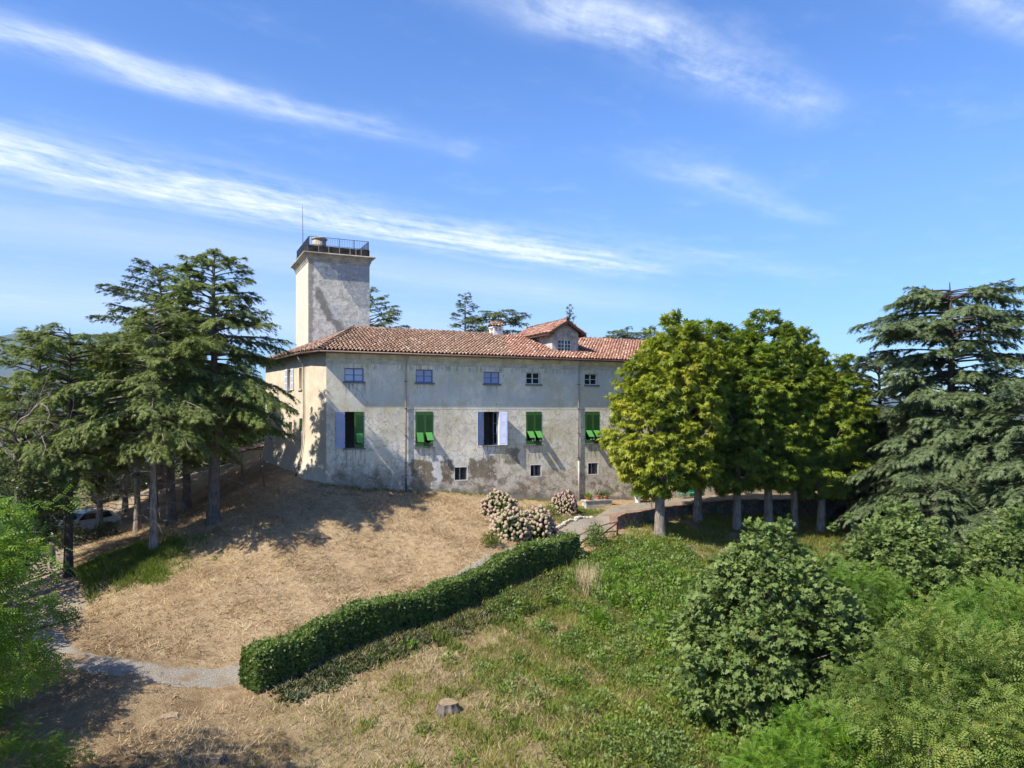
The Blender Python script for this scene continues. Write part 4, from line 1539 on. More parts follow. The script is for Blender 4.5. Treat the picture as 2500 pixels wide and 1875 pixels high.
def cedar_meshes(seed, H, zb, Rm, r0, nb=95, shape='cone', dens=1.0, spray=.30, droop=.30, dead=8, lean=(0, 0), wind=0.0, blue=False, gap=0.0):
    g = np.random.default_rng(seed)
    P0, r = trunk_chain(H, r0, lean, .15, 14, 1.35, g, .06)
    trunk = tubes_mesh('trunk', [(P0, r)], 10)
    chains, sp, sd, sn, ss, st = [], [], [], [], [], []
    az = g.uniform(0, 6.28)
    for i in range(nb):
        t = (i + g.uniform(0, .9)) / nb
        if gap:                                           # branches gather in tiers
            t = (np.floor(t * gap) + .5 + (t * gap % 1 - .5) * .62) / gap
        z = zb + t * (H - zb) * .985
        az += 2.4 + g.normal(0, .35)
        if shape == 'cone': env = (1 - t) ** .75 * (.75 + .25 * min(1, t * 5)) + .05
        elif shape == 'flat': env = (.80 + .20 * np.sin(t * 7.0 + 1.0)) * (1 if t < .86 else 1 - 3.6 * (t - .86))
        elif shape == 'broad': env = ((.95 - .35 * t * t) if t < .9 else (1 - t) * 5.0 + .15) * (.62 + .38 * min(1, t / .28))
        elif shape == 'taper': env = (1 - t) ** .62 * (.60 + .40 * min(1, t / .25)) + .06
        else: env = np.sin(np.pi * (t * .80 + .17)) ** .8
        L = max(.5, Rm * env * g.uniform(.55, 1.12))
        L *= 1 + wind * np.cos(az - 2.6)
        rise = (.05 + .35 * t * t if shape != 'flat' else (.06 + .16 * t if t < .85 else .10)) + g.normal(0, .07)
        dr = droop * (1.1 - .75 * t) * g.uniform(.6, 1.3)
        q = np.linspace(0, 1, 8)
        bend = g.normal(0, .25)
        ax = az + bend * q * q
        dist = L * q
        bx = np.interp(z, P0[:, 2], P0[:, 0]) + np.cumsum(np.concatenate([[0], np.diff(dist) * np.cos(ax[1:])]))
        by = np.interp(z, P0[:, 2], P0[:, 1]) + np.cumsum(np.concatenate([[0], np.diff(dist) * np.sin(ax[1:])]))
        bz = z + L * (rise * q * 1.3 - dr * q * q)
        B = np.column_stack([bx, by, bz])
        br = (.018 + .011 * L) * (1 - q * .88)
        chains.append((B, br))
        nt = int((9 + 8.5 * L) * dens)
        u = g.uniform(.22, 1.0, nt) ** .75
        bi = u * 7
        k0 = np.clip(bi.astype(int), 0, 6)
        fr = (bi - k0)[:, None]
        Q = B[k0] * (1 - fr) + B[k0 + 1] * fr
        tan = unit(B[k0 + 1] - B[k0])
        side = np.where(g.random(nt) < .5, -1, 1)
        ang = side * g.uniform(.5, 1.25, nt) * (1 - .35 * u)
        ca, sa = np.cos(ang), np.sin(ang)
        Dt = np.column_stack([tan[:, 0] * ca - tan[:, 1] * sa, tan[:, 0] * sa + tan[:, 1] * ca, tan[:, 2] * .6 + g.normal(.02, .10, nt)])
        Dt = unit(Dt)
        Lt = np.minimum(1.6, (.30 + .46 * L * (1.08 - u))) * g.uniform(.6, 1.15, nt)
        ns = np.maximum(4, (Lt / .070).astype(int))
        rep = np.repeat(np.arange(nt), ns)
        f = g.random(len(rep))
        Pp = Q[rep] + Dt[rep] * (Lt[rep] * f)[:, None]
        Pp[:, 2] -= (.22 + droop * .3) * Lt[rep] * f * f - g.normal(0, .03, len(rep))
        a2 = g.normal(0, .55, len(rep))
        c2, s2 = np.cos(a2), np.sin(a2)
        d0 = Dt[rep]
        D = np.column_stack([d0[:, 0] * c2 - d0[:, 1] * s2, d0[:, 0] * s2 + d0[:, 1] * c2, d0[:, 2] - .12 - (.35 + droop) * f * f + g.normal(0, .20, len(rep))])
        ow = (.15 + .75 * f)[:, None]
        Nn = unit(np.column_stack([d0[:, 0], d0[:, 1], 0 * f]) + np.array((np.cos(az), np.sin(az), 0)) * .6) * ow + np.column_stack([g.normal(0, .30, len(rep)), g.normal(0, .30, len(rep)), np.ones(len(rep))])
        sp.append(Pp)
        sd.append(D)
        sn.append(Nn)
        ss.append(spray * g.uniform(.6, 1.25, len(rep)))
        st.append(np.clip(.42 + .30 * (f - .5) + .22 * (u[rep] - .5) + g.normal(0, .17, len(rep)), 0, 1))
        # the main twigs themselves
        for j in range(0, nt, 5):
            e = Q[j] + Dt[j] * Lt[j] * .9 - np.array((0, 0, .22 * Lt[j]))
            chains.append((np.array([Q[j], (Q[j] + e) / 2 + (0, 0, .03 * Lt[j]), e]), np.array([.014, .010, .004])))
    br_me = tubes_mesh('branch', chains, 4)
    dch = []
    for i in range(dead):
        z = zb * g.uniform(.28, 1.05)
        a = g.uniform(0, 6.28)
        L = g.uniform(1.0, 2.8)
        q = np.linspace(0, 1, 7)
        a_ = a + np.cumsum(g.normal(0, .16, 7))
        c = np.column_stack([np.cos(a_) * L * q, np.sin(a_) * L * q, z + L * (.12 * q - g.uniform(.1, .5) * q * q)])
        dch.append((c, .028 * (1 - q * .85)))
        for j in range(9):
            k = g.integers(2, 7)
            d = unit(np.array([np.cos(a_[k] + g.normal(0, .8)), np.sin(a_[k] + g.normal(0, .8)), g.normal(-.2, .4)]))
            l2 = g.uniform(.3, .9)
            m = c[k] + d * l2 * .5 + g.normal(0, .05, 3)
            dch.append((np.array([c[k], m, m + d * l2 * .5 + (0, 0, -.12)]), np.array([.011, .008, .003])))
    dd = tubes_mesh('dead_branch', dch, 4) if dch else None
    V, F, T = place(SPRAY_V, SPRAY_F, np.concatenate(sp), np.concatenate(sd), np.concatenate(sn), np.concatenate(ss), np.concatenate(st))
    crown = np_mesh('crown', V, F, T)
    return trunk, br_me, crown, dd


def put_tree(name, ms, loc, rz, sc, label, cat, group, bark, leaf, dead=True):
    root = empty(name, loc, rz, sc)
    tag(root, label, cat, group)
    tr, br_, cr__, dd = ms
    mesh_obj('trunk', tr, bark, root)
    tag(mesh_obj('branch', br_, bark, root), kind='stuff')
    if cr__ is not None:
        o = mesh_obj('crown', cr__, leaf, root)
        if o.data.materials[0] != leaf:                   # same mesh, another leaf colour
            o.material_slots[0].link = 'OBJECT'
            o.material_slots[0].material = leaf
        tag(o, kind='stuff')
    if dd is not None and dead:
        tag(mesh_obj('dead_branch', dd, M['deadwood'], root), kind='stuff')
    return root


def at(x, y, dz=-.05):
    return (x, y, zat(x, y) + dz)


# ---- cedars and other conifers, left of the villa
CA = cedar_meshes(11, 15.4, 5.6, 6.0, .34, 125, 'taper', .85, .30, .36, 10, (.01, -.005))
CB = cedar_meshes(12, 13.0, 5.8, 4.8, .21, 92, 'taper', .85, .27, .44, 26, (-.01, 0))
CC = cedar_meshes(13, 11.9, 5.2, 3.9, .26, 84, 'flat', .95, .26, .30, 8, (.02, 0), 0, False, 7)
CD = cedar_meshes(14, 17.0, 6.0, 5.2, .34, 95, 'broad', .72, .30, .25, 6, (0, 0), .18)
GL = 'conifers on the bank left of the villa'
put_tree('cedar_tree', CA, at(-15.75, 39), .6, .93, 'tallest cedar left of the villa, thick grey trunk on the dry bank', 'tree', GL, M['bark'], M['cedar'])
put_tree('cedar_tree', CB, at(-17.45, 36), 2.3, .92, 'slender cedar with bare lower trunk and dead twigs, nearest the open dry slope', 'tree', GL, M['barkpale'], M['cedar'])
put_tree('cedar_tree', CC, at(-21.0, 35), 1.2, (.82, .82, 1.0), 'flat-topped cedar with dark stout trunk at the left foot of the bank', 'tree', GL, M['barkdark'], M['cedar'])
put_tree('cedar_tree', CD, at(-26.6, 56), .2, 1.0, 'dark cedar with layered top rising behind the tallest left cedar', 'tree', GL, M['bark'], M['cedardark'])
put_tree('cedar_tree', CB, at(-23.8, 38.3), 4.4, .74, 'thin cedar right behind the flat-topped one at the bank foot', 'tree', GL, M['bark'], M['cedardark'])
put_tree('cedar_tree', CB, at(-22.3, 44), .4, .95, 'slim cedar midway up the bank, behind the slender one', 'tree', GL, M['bark'], M['cedar'])
put_tree('cedar_tree', CA, at(-21.1, 48), 3.0, .82, 'cedar behind the tallest one, leaning trunk beside the pale lane', 'tree', GL, M['bark'], M['cedar'])
put_tree('cedar_tree', CB, at(-26.2, 47), 5.2, .92, 'cedar with thick trunk right beside the parked car', 'tree', GL, M['bark'], M['cedar'])
put_tree('cedar_tree', CC, at(-24.5, 50.5), 2.0, 1.05, 'cedar between the lane and the leaning trunk, upper bank', 'tree', GL, M['barkdark'], M['cedardark'])
put_tree('cedar_tree', CA, at(-31.5, 47), 1.4, .72, 'cedar behind the parked car, far left', 'tree', GL, M['barkdark'], M['cedar'])
put_tree('cedar_tree', CB, at(-27.2, 52), .9, .9, 'cedar beyond the parked car at the lane edge', 'tree', GL, M['barkdark'], M['cedardark'])
put_tree('cedar_tree', CA, at(-19.9, 43.2), 4.0, .84, 'cedar filling the gap between the tallest and the slender one', 'tree', GL, M['bark'], M['cedar'])
put_tree('cedar_tree', CD, at(-28.5, 44.5), 2.2, .78, 'cedar beside the lane bend, left of the parked car', 'tree', GL, M['barkdark'], M['cedar'])
# behind the villa
GB = 'treetops showing over the villa roof'
CE = cedar_meshes(15, 12.0, 2.0, 3.3, .20, 90, 'cone', .6, .32, .10, 0)
put_tree('cedar_tree', CD, (-14.6, 74, -1.2), 2.0, 1.03, 'dark cedar showing just right of the tower', 'tree', GB, M['bark'], M['cedar'], False)
put_tree('fir_tree', CE, (-4.8, 75, 4.4), .5, 1.0, 'pointed conifer top over the middle of the roof ridge', 'tree', GB, M['bark'], M['cedarblue'], False)
put_tree('cedar_tree', CC, (-1.2, 75, 2.9), 3.3, 1.0, 'wind-bent conifer top just behind the chimney', 'tree', GB, M['bark'], M['cedarblue'], False)
put_tree('fir_tree', CE, (6.0, 76, 4.0), 2.5, (.5, .5, .95), 'narrow conifer top behind the dormer ridge', 'tree', GB, M['bark'], M['cedar'], False)
put_tree('fir_tree', CE, (8.2, 76, 1.6), 1.0, (.55, .55, .85), 'small conifer top right of the dormer gable', 'tree', GB, M['bark'], M['cedarblue'], False)
put_tree('cedar_tree', CC, (12.0, 77, .4), 1.1, 1.06, 'spreading conifer top at the left edge of the chestnuts', 'tree', GB, M['bark'], M['cedarblue'], False)
# right
CF = cedar_meshes(16, 18.0, 2.6, 6.5, .45, 225, 'flat', .85, .32, .42, 6, (-.01, 0), 0, True, 12)
CG = cedar_meshes(17, 13.0, 1.0, 5.8, .32, 115, 'broad', .85, .31, .55, 0)
GR = 'blue cedars on the right'
put_tree('cedar_tree', CF, at(27.3, 46), .3, (1.0, 1.0, 1.0), 'huge blue cedar with flat layered top at the right edge', 'tree', GR, M['barkdark'], M['cedarblue'])
put_tree('cedar_tree', CG, at(28.9, 40.5), 1.0, .98, 'blue cedar with hanging boughs in front of the flat-topped one', 'tree', GR, M['barkdark'], M['cedarblue'])
put_tree('cedar_tree', CG, at(23.6, 41.0), 3.0, .50, 'low blue cedar bough mass left below the huge cedar', 'tree', GR, M['barkdark'], M['cedarblue'])
put_tree('cedar_tree', CG, at(31.5, 50), 2.0, 1.0, 'dark cedar deep behind the huge right cedar', 'tree', GR, M['barkdark'], M['cedardark'])

put_tree('cedar_tree', CG, at(26.2, 52.5), 4.4, .98, 'dark cedar closing the gap behind the last chestnut', 'tree', GR, M['barkdark'], M['cedardark'])
# ---- broadleaved trees
def broad_meshes(seed, H, r0, blobs, ncl, nleaf, tv, tf, size, lean=(0, 0), up=.6, clr=.42, flat=.6, yellow=None, trunk_n=10, trunk_top=.75, limbs=26, flare=1.6, shoots=0.0):
    """blobs: (cx,cy,cz,rx,ry,rz) ellipsoids that the crown fills; leaves sit in clumps near their skin"""
    g = np.random.default_rng(seed)
    P0, r = trunk_chain(H * trunk_top, r0, lean, .10, 12, flare, g, .3)
    trunk = tubes_mesh('trunk', [(P0, r)], trunk_n)
    B = np.array(blobs, float)
    vol = B[:, 3] * B[:, 4] + B[:, 4] * B[:, 5] + B[:, 3] * B[:, 5]
    which = g.choice(len(B), ncl, p=vol / vol.sum())
    d = unit(g.normal(size=(ncl, 3)))
    rad = np.where(g.random(ncl) < .82, g.uniform(.82, 1.0, ncl), g.uniform(.45, .85, ncl))
    rad *= 1 + .09 * np.sin(d[:, 0] * 5 + which) + .07 * np.sin(d[:, 2] * 7 + d[:, 1] * 6)
    rad += (g.random(ncl) < shoots) * g.uniform(.05, .34, ncl)
    C = B[which, :3] + d * B[which, 3:] * rad[:, None]
    # drop clumps well inside another blob
    keep = np.ones(ncl, bool)
    for b_ in B:
        q = ((C - b_[:3]) / b_[3:])
        keep &= ~((np.linalg.norm(q, axis=1) < .62) & (g.random(ncl) < .85))
    C, d = C[keep], d[keep]
    ncl = len(C)
    per = g.poisson(nleaf, ncl) + 2
    rep = np.repeat(np.arange(ncl), per)
    n = len(rep)
    crad = clr * g.uniform(.6, 1.3, ncl)
    off = unit(g.normal(size=(n, 3))) * (g.random((n, 1)) ** .5) * crad[rep][:, None]
    off[:, 2] *= flat
    Pp = C[rep] + off
    out = unit(d[rep] + .5 * unit(off))
    Nn = unit(out * (1 - up) + np.array((0, 0, 1.)) * up + g.normal(0, .38, (n, 3)))
    D = unit(unit(off + d[rep] * .3) + g.normal(0, .45, (n, 3)) + np.array((0, 0, -.35)))
    S = size * g.uniform(.65, 1.25, n)
    ct = g.normal(0, .19, ncl)
    T = .40 + ct[rep] + g.normal(0, .12, n) + .10 * (off[:, 2] / (crad[rep] * flat + .01))
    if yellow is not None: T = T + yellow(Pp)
    V, F, Tt = place(tv, tf, Pp, D, Nn, S, np.clip(T, 0, 1))
    crown = np_mesh('crown', V, F, Tt)
    chains = []
    for i in g.choice(ncl, min(limbs, ncl), replace=False):
        e = C[i]
        zs_ = min(max(e[2] * g.uniform(.35, .75), H * .18), H * trunk_top)
        s_ = np.array([np.interp(zs_, P0[:, 2], P0[:, 0]), np.interp(zs_, P0[:, 2], P0[:, 1]), zs_])
        q = np.linspace(0, 1, 6)[:, None]
        c = s_ + (e - s_) * q + np.array((0, 0, 1.)) * (np.sin(q * np.pi) * .25) + g.normal(0, .07, (6, 3)) * q
        chains.append((c, (r0 * .30) * (1 - q[:, 0] * .86)))
    br_ = tubes_mesh('branch', chains, 5)
    return trunk, br_, crown, None


GC = 'chestnut trees in a row below the terrace wall'
# crowns clipped into tall domes, trunk bare below
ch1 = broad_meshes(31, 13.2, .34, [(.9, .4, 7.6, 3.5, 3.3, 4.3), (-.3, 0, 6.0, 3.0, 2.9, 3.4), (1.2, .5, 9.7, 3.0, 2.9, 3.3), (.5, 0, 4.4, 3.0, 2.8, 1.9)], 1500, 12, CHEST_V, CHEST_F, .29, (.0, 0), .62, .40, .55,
                   lambda P: .34 * sm(P[:, 0], .5, -3.4) * sm(P[:, 2], 11, 5) + .05, 12, .72, 30, 1.25)  # tint raised on the sun side, painting its light into the leaves
ch2 = broad_meshes(32, 13.4, .29, [(0, 0, 8.0, 3.1, 3.1, 3.8), (.1, 0, 9.9, 2.7, 2.7, 3.4), (0, .1, 4.9, 2.9, 2.8, 2.3)], 1250, 11, CHEST_V, CHEST_F, .29, (0, 0), .62, .40, .55,
                   None, 10, .72, 26, 1.4)
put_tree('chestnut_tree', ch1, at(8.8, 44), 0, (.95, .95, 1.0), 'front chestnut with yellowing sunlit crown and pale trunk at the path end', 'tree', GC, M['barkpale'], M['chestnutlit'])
put_tree('chestnut_tree', ch2, at(12.4, 49.4), .4, (1.0, 1.0, 1.0), 'second chestnut along the terrace wall, pale trunk close to the green bench', 'tree', GC, M['barkpale'], M['chestnut'])
put_tree('chestnut_tree', ch2, at(14.6, 48), 1.9, (.95, .95, .98), 'third chestnut along the wall, with a thick flared trunk', 'tree', GC, M['bark'], M['chestnut'])
put_tree('chestnut_tree', ch2, at(17.0, 49), 3.3, (1.02, 1.02, 1.06), 'fourth chestnut along the wall, tallest dome of the row', 'tree', GC, M['bark'], M['chestnut'])
put_tree('chestnut_tree', ch2, at(19.1, 50), 5.0, (.8, .8, 1.0), 'fifth chestnut along the wall, with the thinnest trunk', 'tree', GC, M['bark'], M['chestnut'])
put_tree('chestnut_tree', ch2, at(20.9, 50), .9, (.98, .98, .91), 'sixth chestnut along the wall, last big crown before the blue cedar', 'tree', GC, M['barkdark'], M['chestnut'])
put_tree('chestnut_tree', ch2, at(24.2, 53), 2.6, (.9, .9, .72), 'dark low chestnut between the row and the blue cedar', 'tree', GC, M['barkdark'], M['chestnut'])

mp = broad_meshes(41, 6.6, .14, [(0, 0, 3.1, 2.9, 2.6, 2.9), (-.9, -.3, 2.4, 2.0, 1.9, 2.3), (1.0, .1, 2.6, 2.2, 2.0, 2.2), (-.2, 0, 5.0, 1.5, 1.5, 1.4), (.9, .2, 4.6, 1.1, 1.1, 1.3), (-1.2, 0, 4.3, 1.0, 1.0, 1.2), (-.5, .1, 6.3, .38, .38, .8), (.35, .2, 6.2, .34, .34, .9), (1.0, 0, 5.9, .36, .36, .8), (-1.4, 0, 5.4, .36, .36, .75), (1.9, .2, 4.6, .45, .45, .8), (-2.2, 0, 3.9, .5, .5, .7), (2.6, 0, 3.3, .5, .5, .7)], 1600, 15, MAPLE_V, MAPLE_F, .130, (0, 0), .55, .28, .8, None, 8, .7, 34, 1.6, .16)
GM = 'dark green maple bushes on the right slope'
put_tree('maple_bush', mp, at(8.5, 24.2, -.3), .0, 1.0, 'big rounded dark green maple bush standing alone right of the stumps', 'bush', GM, M['bark'], M['maple'])
put_tree('maple_bush', mp, at(16.6, 31.5, -.3), 1.7, (1.05, 1.05, .95), 'dark green maple bush below the blue cedar, right of the lone one', 'bush', GM, M['bark'], M['maple'])
put_tree('maple_bush', mp, at(21.0, 31.0, -.3), 3.9, 1.05, 'maple bush at the right edge beneath the hanging cedar boughs', 'bush', GM, M['bark'], M['maple'])
put_tree('maple_bush', mp, at(13.0, 24.5, -.3), 5.1, .62, 'small maple bush squeezed between the lone one and the locust thicket', 'bush', GM, M['bark'], M['maple'])

lo1 = broad_meshes(51, 5.6, .10, [(0, 0, 3.0, 2.4, 2.3, 2.2), (.9, .6, 4.0, 1.6, 1.5, 1.5), (-1.0, -.4, 3.6, 1.5, 1.4, 1.5), (.2, -.8, 2.2, 2.0, 1.8, 1.8)], 850, 16, PIN_V, PIN_F, .25, (0, 0), .66, .42, .6, None, 6, .7, 30, 1.6, .22)
GT = 'locust bushes in the thicket at the lower right'
LOCUSTS = []
for i, (x, y, s, rz, lab) in enumerate([
    (7.0, 17.4, .78, .3, 'bright locust bush at the foot of the lone maple bush'),
    (9.8, 17.2, 1.0, 1.5, 'locust bush in the thicket, second from the left along the bottom edge'),
    (12.4, 19.6, 1.12, 2.7, 'locust bush in the middle of the lower right thicket'),
    (15.6, 22.4, 1.15, 4.1, 'locust bush behind the middle of the thicket, under the right maple bushes'),
    (12.6, 15.6, 1.0, 5.2, 'locust bush at the bottom right corner'),
    (16.2, 18.2, 1.2, .9, 'tall locust bush at the right edge of the thicket'),
    (12.6, 27.4, .95, 3.2, 'pale locust bush between the two large maple bushes'),
    (9.0, 14.2, .85, 2.2, 'locust bush nearest the viewer at the bottom edge'),
    (18.6, 25.6, 1.1, 1.1, 'locust bush at the right edge below the maple bush')]):
    LOCUSTS.append((x, y, s, rz, lab, i))
lo2 = broad_meshes(52, 5.6, .10, [(0, 0, 5.2, 2.3, 2.2, .45), (.9, .3, 4.1, 2.4, 2.2, .42), (-.8, -.6, 4.6, 1.9, 1.9, .4), (1.2, -.2, 2.9, 2.6, 2.3, .45), (-.6, .5, 3.4, 2.4, 2.2, .4), (.9, .1, 1.7, 2.6, 2.3, .5), (-.4, -.4, 2.2, 2.2, 2.0, .45)], 650, 15, PIN_V, PIN_F, .25, (0, 0), .80, .40, .5, None, 6, .8, 40, 1.6, .22)
bd = broad_meshes(61, 9.5, .2, [(0, 0, 5.4, 3.4, 3.2, 3.0), (-1.0, 0, 3.8, 2.8, 2.6, 2.4), (1.3, .4, 6.9, 2.0, 2.0, 2.0)], 900, 13, KITE_V * (.55, 1, 1), KITE_F, .24, (0, 0), .5, .50, .7, None, 8, .7, 24)
ln = put_tree('locust_tree', lo2, (-12.4, 15.2, -3.3), 2.0, (1.0, 1.0, 1.05), 'bright feathery locust tree leaning in at the lower left edge', 'tree', 'locust trees at the left edge', M['bark'], M['locustnear'])
put_tree('locust_tree', lo2, at(-12.2, 17.2, -1.0), 4.4, (.75, .75, .6), 'shaded locust shrub low in the bottom left corner', 'tree', 'locust trees at the left edge', M['bark'], M['locustnear'])
put_tree('locust_tree', lo1, at(-17.8, 20.5, -.4), .8, 1.25, 'locust tree behind the bright one at the left edge', 'tree', 'locust trees at the left edge', M['bark'], M['locustnear'])

for x, y, s_, rz, lab, i in LOCUSTS:
    put_tree('locust_bush', lo2 if i in (1, 3, 5, 7) else lo1, at(x, y, -.4), rz, s_, lab, 'bush', GT, M['bark'], M['seedling'] if i == 0 else M['locustnear'] if i in (3, 4, 6) else M['locust'])
GD = 'broadleaved trees left of the bank'
put_tree('oak_tree', bd, at(-22.9, 32.0, -.6), .4, (.92, .92, .80), 'dark shaded broadleaved tree at the left edge below the bare branches', 'tree', GD, M['barkdark'], M['broad'])
put_tree('oak_tree', bd, at(-22.6, 25.6, -.4), 2.5, .9, 'broadleaved tree beside the lane bend at the far left', 'tree', GD, M['barkdark'], M['broad'])
put_tree('oak_tree', bd, (-38, 56, -8), 1.5, 1.3, 'broadleaved tree behind the left cedars, beyond the lane', 'tree', GD, M['barkdark'], M['broad'])
put_tree('oak_tree', bd, (-33, 66, -6.5), 3.5, 1.35, 'broadleaved tree deep behind the left cedars', 'tree', GD, M['barkdark'], M['broad'])
put_tree('oak_tree', bd, (-26.5, 68, -3), 5.5, 1.15, 'yellow-green tree lit behind the cedar trunks', 'tree', GD, M['barkdark'], M['olive'])
put_tree('oak_tree', bd, (-24.0, 74, -2), .9, 1.1, 'yellow-green tree at the left end of the villa wall', 'tree', GD, M['barkdark'], M['olive'])
put_tree('oak_tree', bd, (26, 66, -4), 2.2, 1.1, 'sunlit yellow-green tree beyond the end of the terrace', 'tree', 'trees right behind the terrace', M['barkdark'], M['olive'])
put_tree('oak_tree', bd, (33, 60, -6), 4.2, 1.3, 'dark tree deep in the gap left of the blue cedar', 'tree', 'trees right behind the terrace', M['barkdark'], M['broad'])
put_tree('oak_tree', bd, at(28.5, 52, -1.0), 1.2, 1.0, 'dark tree under the huge blue cedar', 'tree', 'trees right behind the terrace', M['barkdark'], M['broad'])

put_tree('oak_tree', bd, (-33.5, 45, -6.4), .7, (.85, .85, .7), 'low dark tree across the lane, left behind the parked car', 'tree', GD, M['barkdark'], M['broad'])
put_tree('oak_tree', bd, (-34.0, 52, -6.0), 2.9, (.9, .9, .75), 'low dark tree across the lane, straight behind the parked car', 'tree', GD, M['barkdark'], M['broad'])
put_tree('oak_tree', bd, (-31.5, 59, -4.6), 4.6, (.8, .8, .6), 'low dark tree across the lane, right behind the parked car', 'tree', GD, M['barkdark'], M['broad'])
# bare dead tree at the left edge
g = np.random.default_rng(77)
dch = []
def grow(p, d, L, r, lev):
    n = 6
    P = [p]
    for i in range(n):
        d = unit(d + g.normal(0, .20, 3) + np.array((0, 0, .03)))
        P.append(P[-1] + d * L / n)
    P = np.array(P)
    dch.append((P, np.linspace(r, r * .42, n + 1)))
    if lev > 0:
        for k in range(4 if lev > 1 else 3):
            j = g.integers(2, n + 1)
            grow(P[j], unit(d + g.normal(0, .62, 3)), L * g.uniform(.5, .75), r * .5, lev - 1)


for k in range(4):
    grow(np.array((0, 0, 2.6 + .5 * k)), unit(np.array((math.cos(k * 1.7) * .7, math.sin(k * 1.7) * .7, .8))), 3.1, .085, 3)
tr_me = tubes_mesh('trunk', [(np.array([(0, 0, -.3), (.1, 0, 1.5), (0, .1, 3.2), (-.1, 0, 5.0)]), np.array([.22, .17, .14, .08]))], 8)
put_tree('dead_tree', (tr_me, tubes_mesh('branch', dch, 5), None, None), at(-23.9, 35.8, -.5), .4, (1.25, 1.25, 1.42), 'leafless dead tree with crooked branches against the hills at left', 'tree', None, M['deadwood'], None)

# ---- hedge along the path
hg = np.random.default_rng(5)
HL = float(np.linalg.norm(HB - HA))
n = 60000
face = hg.random(n)
t_ = hg.random(n)
wtop, hh = 1.0, 1.17
prof_u = hg.random(n) * (2 * hh + wtop)
hx = np.where(prof_u < hh, -wtop / 2, np.where(prof_u < hh + wtop, prof_u - hh - wtop / 2, wtop / 2))
hz = np.where(prof_u < hh, prof_u, np.where(prof_u < hh + wtop, hh, 2 * hh + wtop - prof_u))
endf = hg.random(n) < .045
t_ = np.where(endf, np.where(hg.random(n) < .5, .0, 1.0), t_)
hx = np.where(endf, hg.uniform(-.5, .5, n) * wtop, hx)
hz = np.where(endf, hg.random(n) * hh, hz)
# rounded shoulders, uneven clipping
bul = 1 + .10 * np.sin(t_ * 31) + .07 * np.sin(t_ * 73 + 1) + .05 * np.sin(t_ * 140 + hz * 4)
hgt = 1 + .055 * np.sin(t_ * 24 + 2) + .04 * np.sin(t_ * 57) - .10 * sm(t_, .9, 1.0)
shoulder = 1 - .16 * sm(hz, hh * .6, hh) * (np.abs(hx) > .4 * wtop)
inw = hg.uniform(.80, 1.05, n)
lx = hx * bul * shoulder * inw
lz = hz * hgt * np.where(hz > hh * .98, hg.uniform(.93, 1.05, n), 1)
bx = HA[0] + hd[0] * (t_ * HL) + hn_[0] * lx
by = HA[1] + hd[1] * (t_ * HL) + hn_[1] * lx
base_t = np.linspace(0, 1, 60)
base_z = HG(HA[0] + hd[0] * base_t * HL, HA[1] + hd[1] * base_t * HL)
bz = np.interp(t_, base_t, base_z) + lz
P = np.column_stack([bx, by, bz])
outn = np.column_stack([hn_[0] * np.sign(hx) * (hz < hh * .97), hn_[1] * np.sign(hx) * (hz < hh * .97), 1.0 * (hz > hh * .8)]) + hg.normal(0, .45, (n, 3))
Dd = hg.normal(0, 1, (n, 3)) + np.array((0, 0, .5))
gap_ = (lump(bx * 1.0, bz * 3., 2.0, 1.) > .62) & (hz < hh * .55)
k = ~gap_
nsh = 420
sht = hg.random(nsh)
shx = hg.uniform(-.5, .5, nsh) * wtop
shk = np.repeat(np.arange(nsh), 9)
shz = hg.random(len(shk)) * hg.uniform(.1, .34, nsh)[shk]
shp = np.column_stack([HA[0] + hd[0] * sht[shk] * HL + hn_[0] * shx[shk], HA[1] + hd[1] * sht[shk] * HL + hn_[1] * shx[shk], np.interp(sht[shk], base_t, base_z) + hh * .97 + shz]) + hg.normal(0, .025, (len(shk), 3))
shv = place(KITE_V * (.5, 1, 1), KITE_F, shp, hg.normal(0, 1, (len(shk), 3)) + np.array((0, 0, .6)), hg.normal(0, 1, (len(shk), 3)) + np.array((0, 0, .8)), .11 * hg.uniform(.6, 1.2, len(shk)), np.clip(hg.normal(.7, .2, len(shk)), 0, 1))
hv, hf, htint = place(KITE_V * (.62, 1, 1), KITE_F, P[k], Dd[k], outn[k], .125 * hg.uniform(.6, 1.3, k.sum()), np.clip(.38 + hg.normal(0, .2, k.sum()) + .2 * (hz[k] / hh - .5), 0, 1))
hedge = empty('hedge', (0, 0, 0))
hedge.location = (0, 0, 0)
tag(hedge, 'long clipped green hedge running along the gravel path', 'hedge')
htint = np.clip(htint + .20 * np.repeat(lump(P[~gap_][:, 0], P[~gap_][:, 1], 2.2, 1.), 1), 0, 1)
hv, hf, htint = join([(hv, hf, htint), shv])
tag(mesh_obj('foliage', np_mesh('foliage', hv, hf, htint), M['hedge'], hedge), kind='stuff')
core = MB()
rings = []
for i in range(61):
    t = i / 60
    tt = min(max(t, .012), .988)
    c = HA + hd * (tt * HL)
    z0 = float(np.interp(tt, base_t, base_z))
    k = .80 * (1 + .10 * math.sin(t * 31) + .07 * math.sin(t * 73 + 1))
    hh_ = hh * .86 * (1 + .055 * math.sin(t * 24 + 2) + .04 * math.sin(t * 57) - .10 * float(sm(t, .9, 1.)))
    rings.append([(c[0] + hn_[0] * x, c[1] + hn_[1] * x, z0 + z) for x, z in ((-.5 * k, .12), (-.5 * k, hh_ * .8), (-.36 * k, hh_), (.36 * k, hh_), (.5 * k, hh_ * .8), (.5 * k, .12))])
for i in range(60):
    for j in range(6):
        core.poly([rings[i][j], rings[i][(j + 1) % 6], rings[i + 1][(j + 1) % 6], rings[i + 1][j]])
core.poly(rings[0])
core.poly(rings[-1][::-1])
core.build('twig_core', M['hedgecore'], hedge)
sch = []
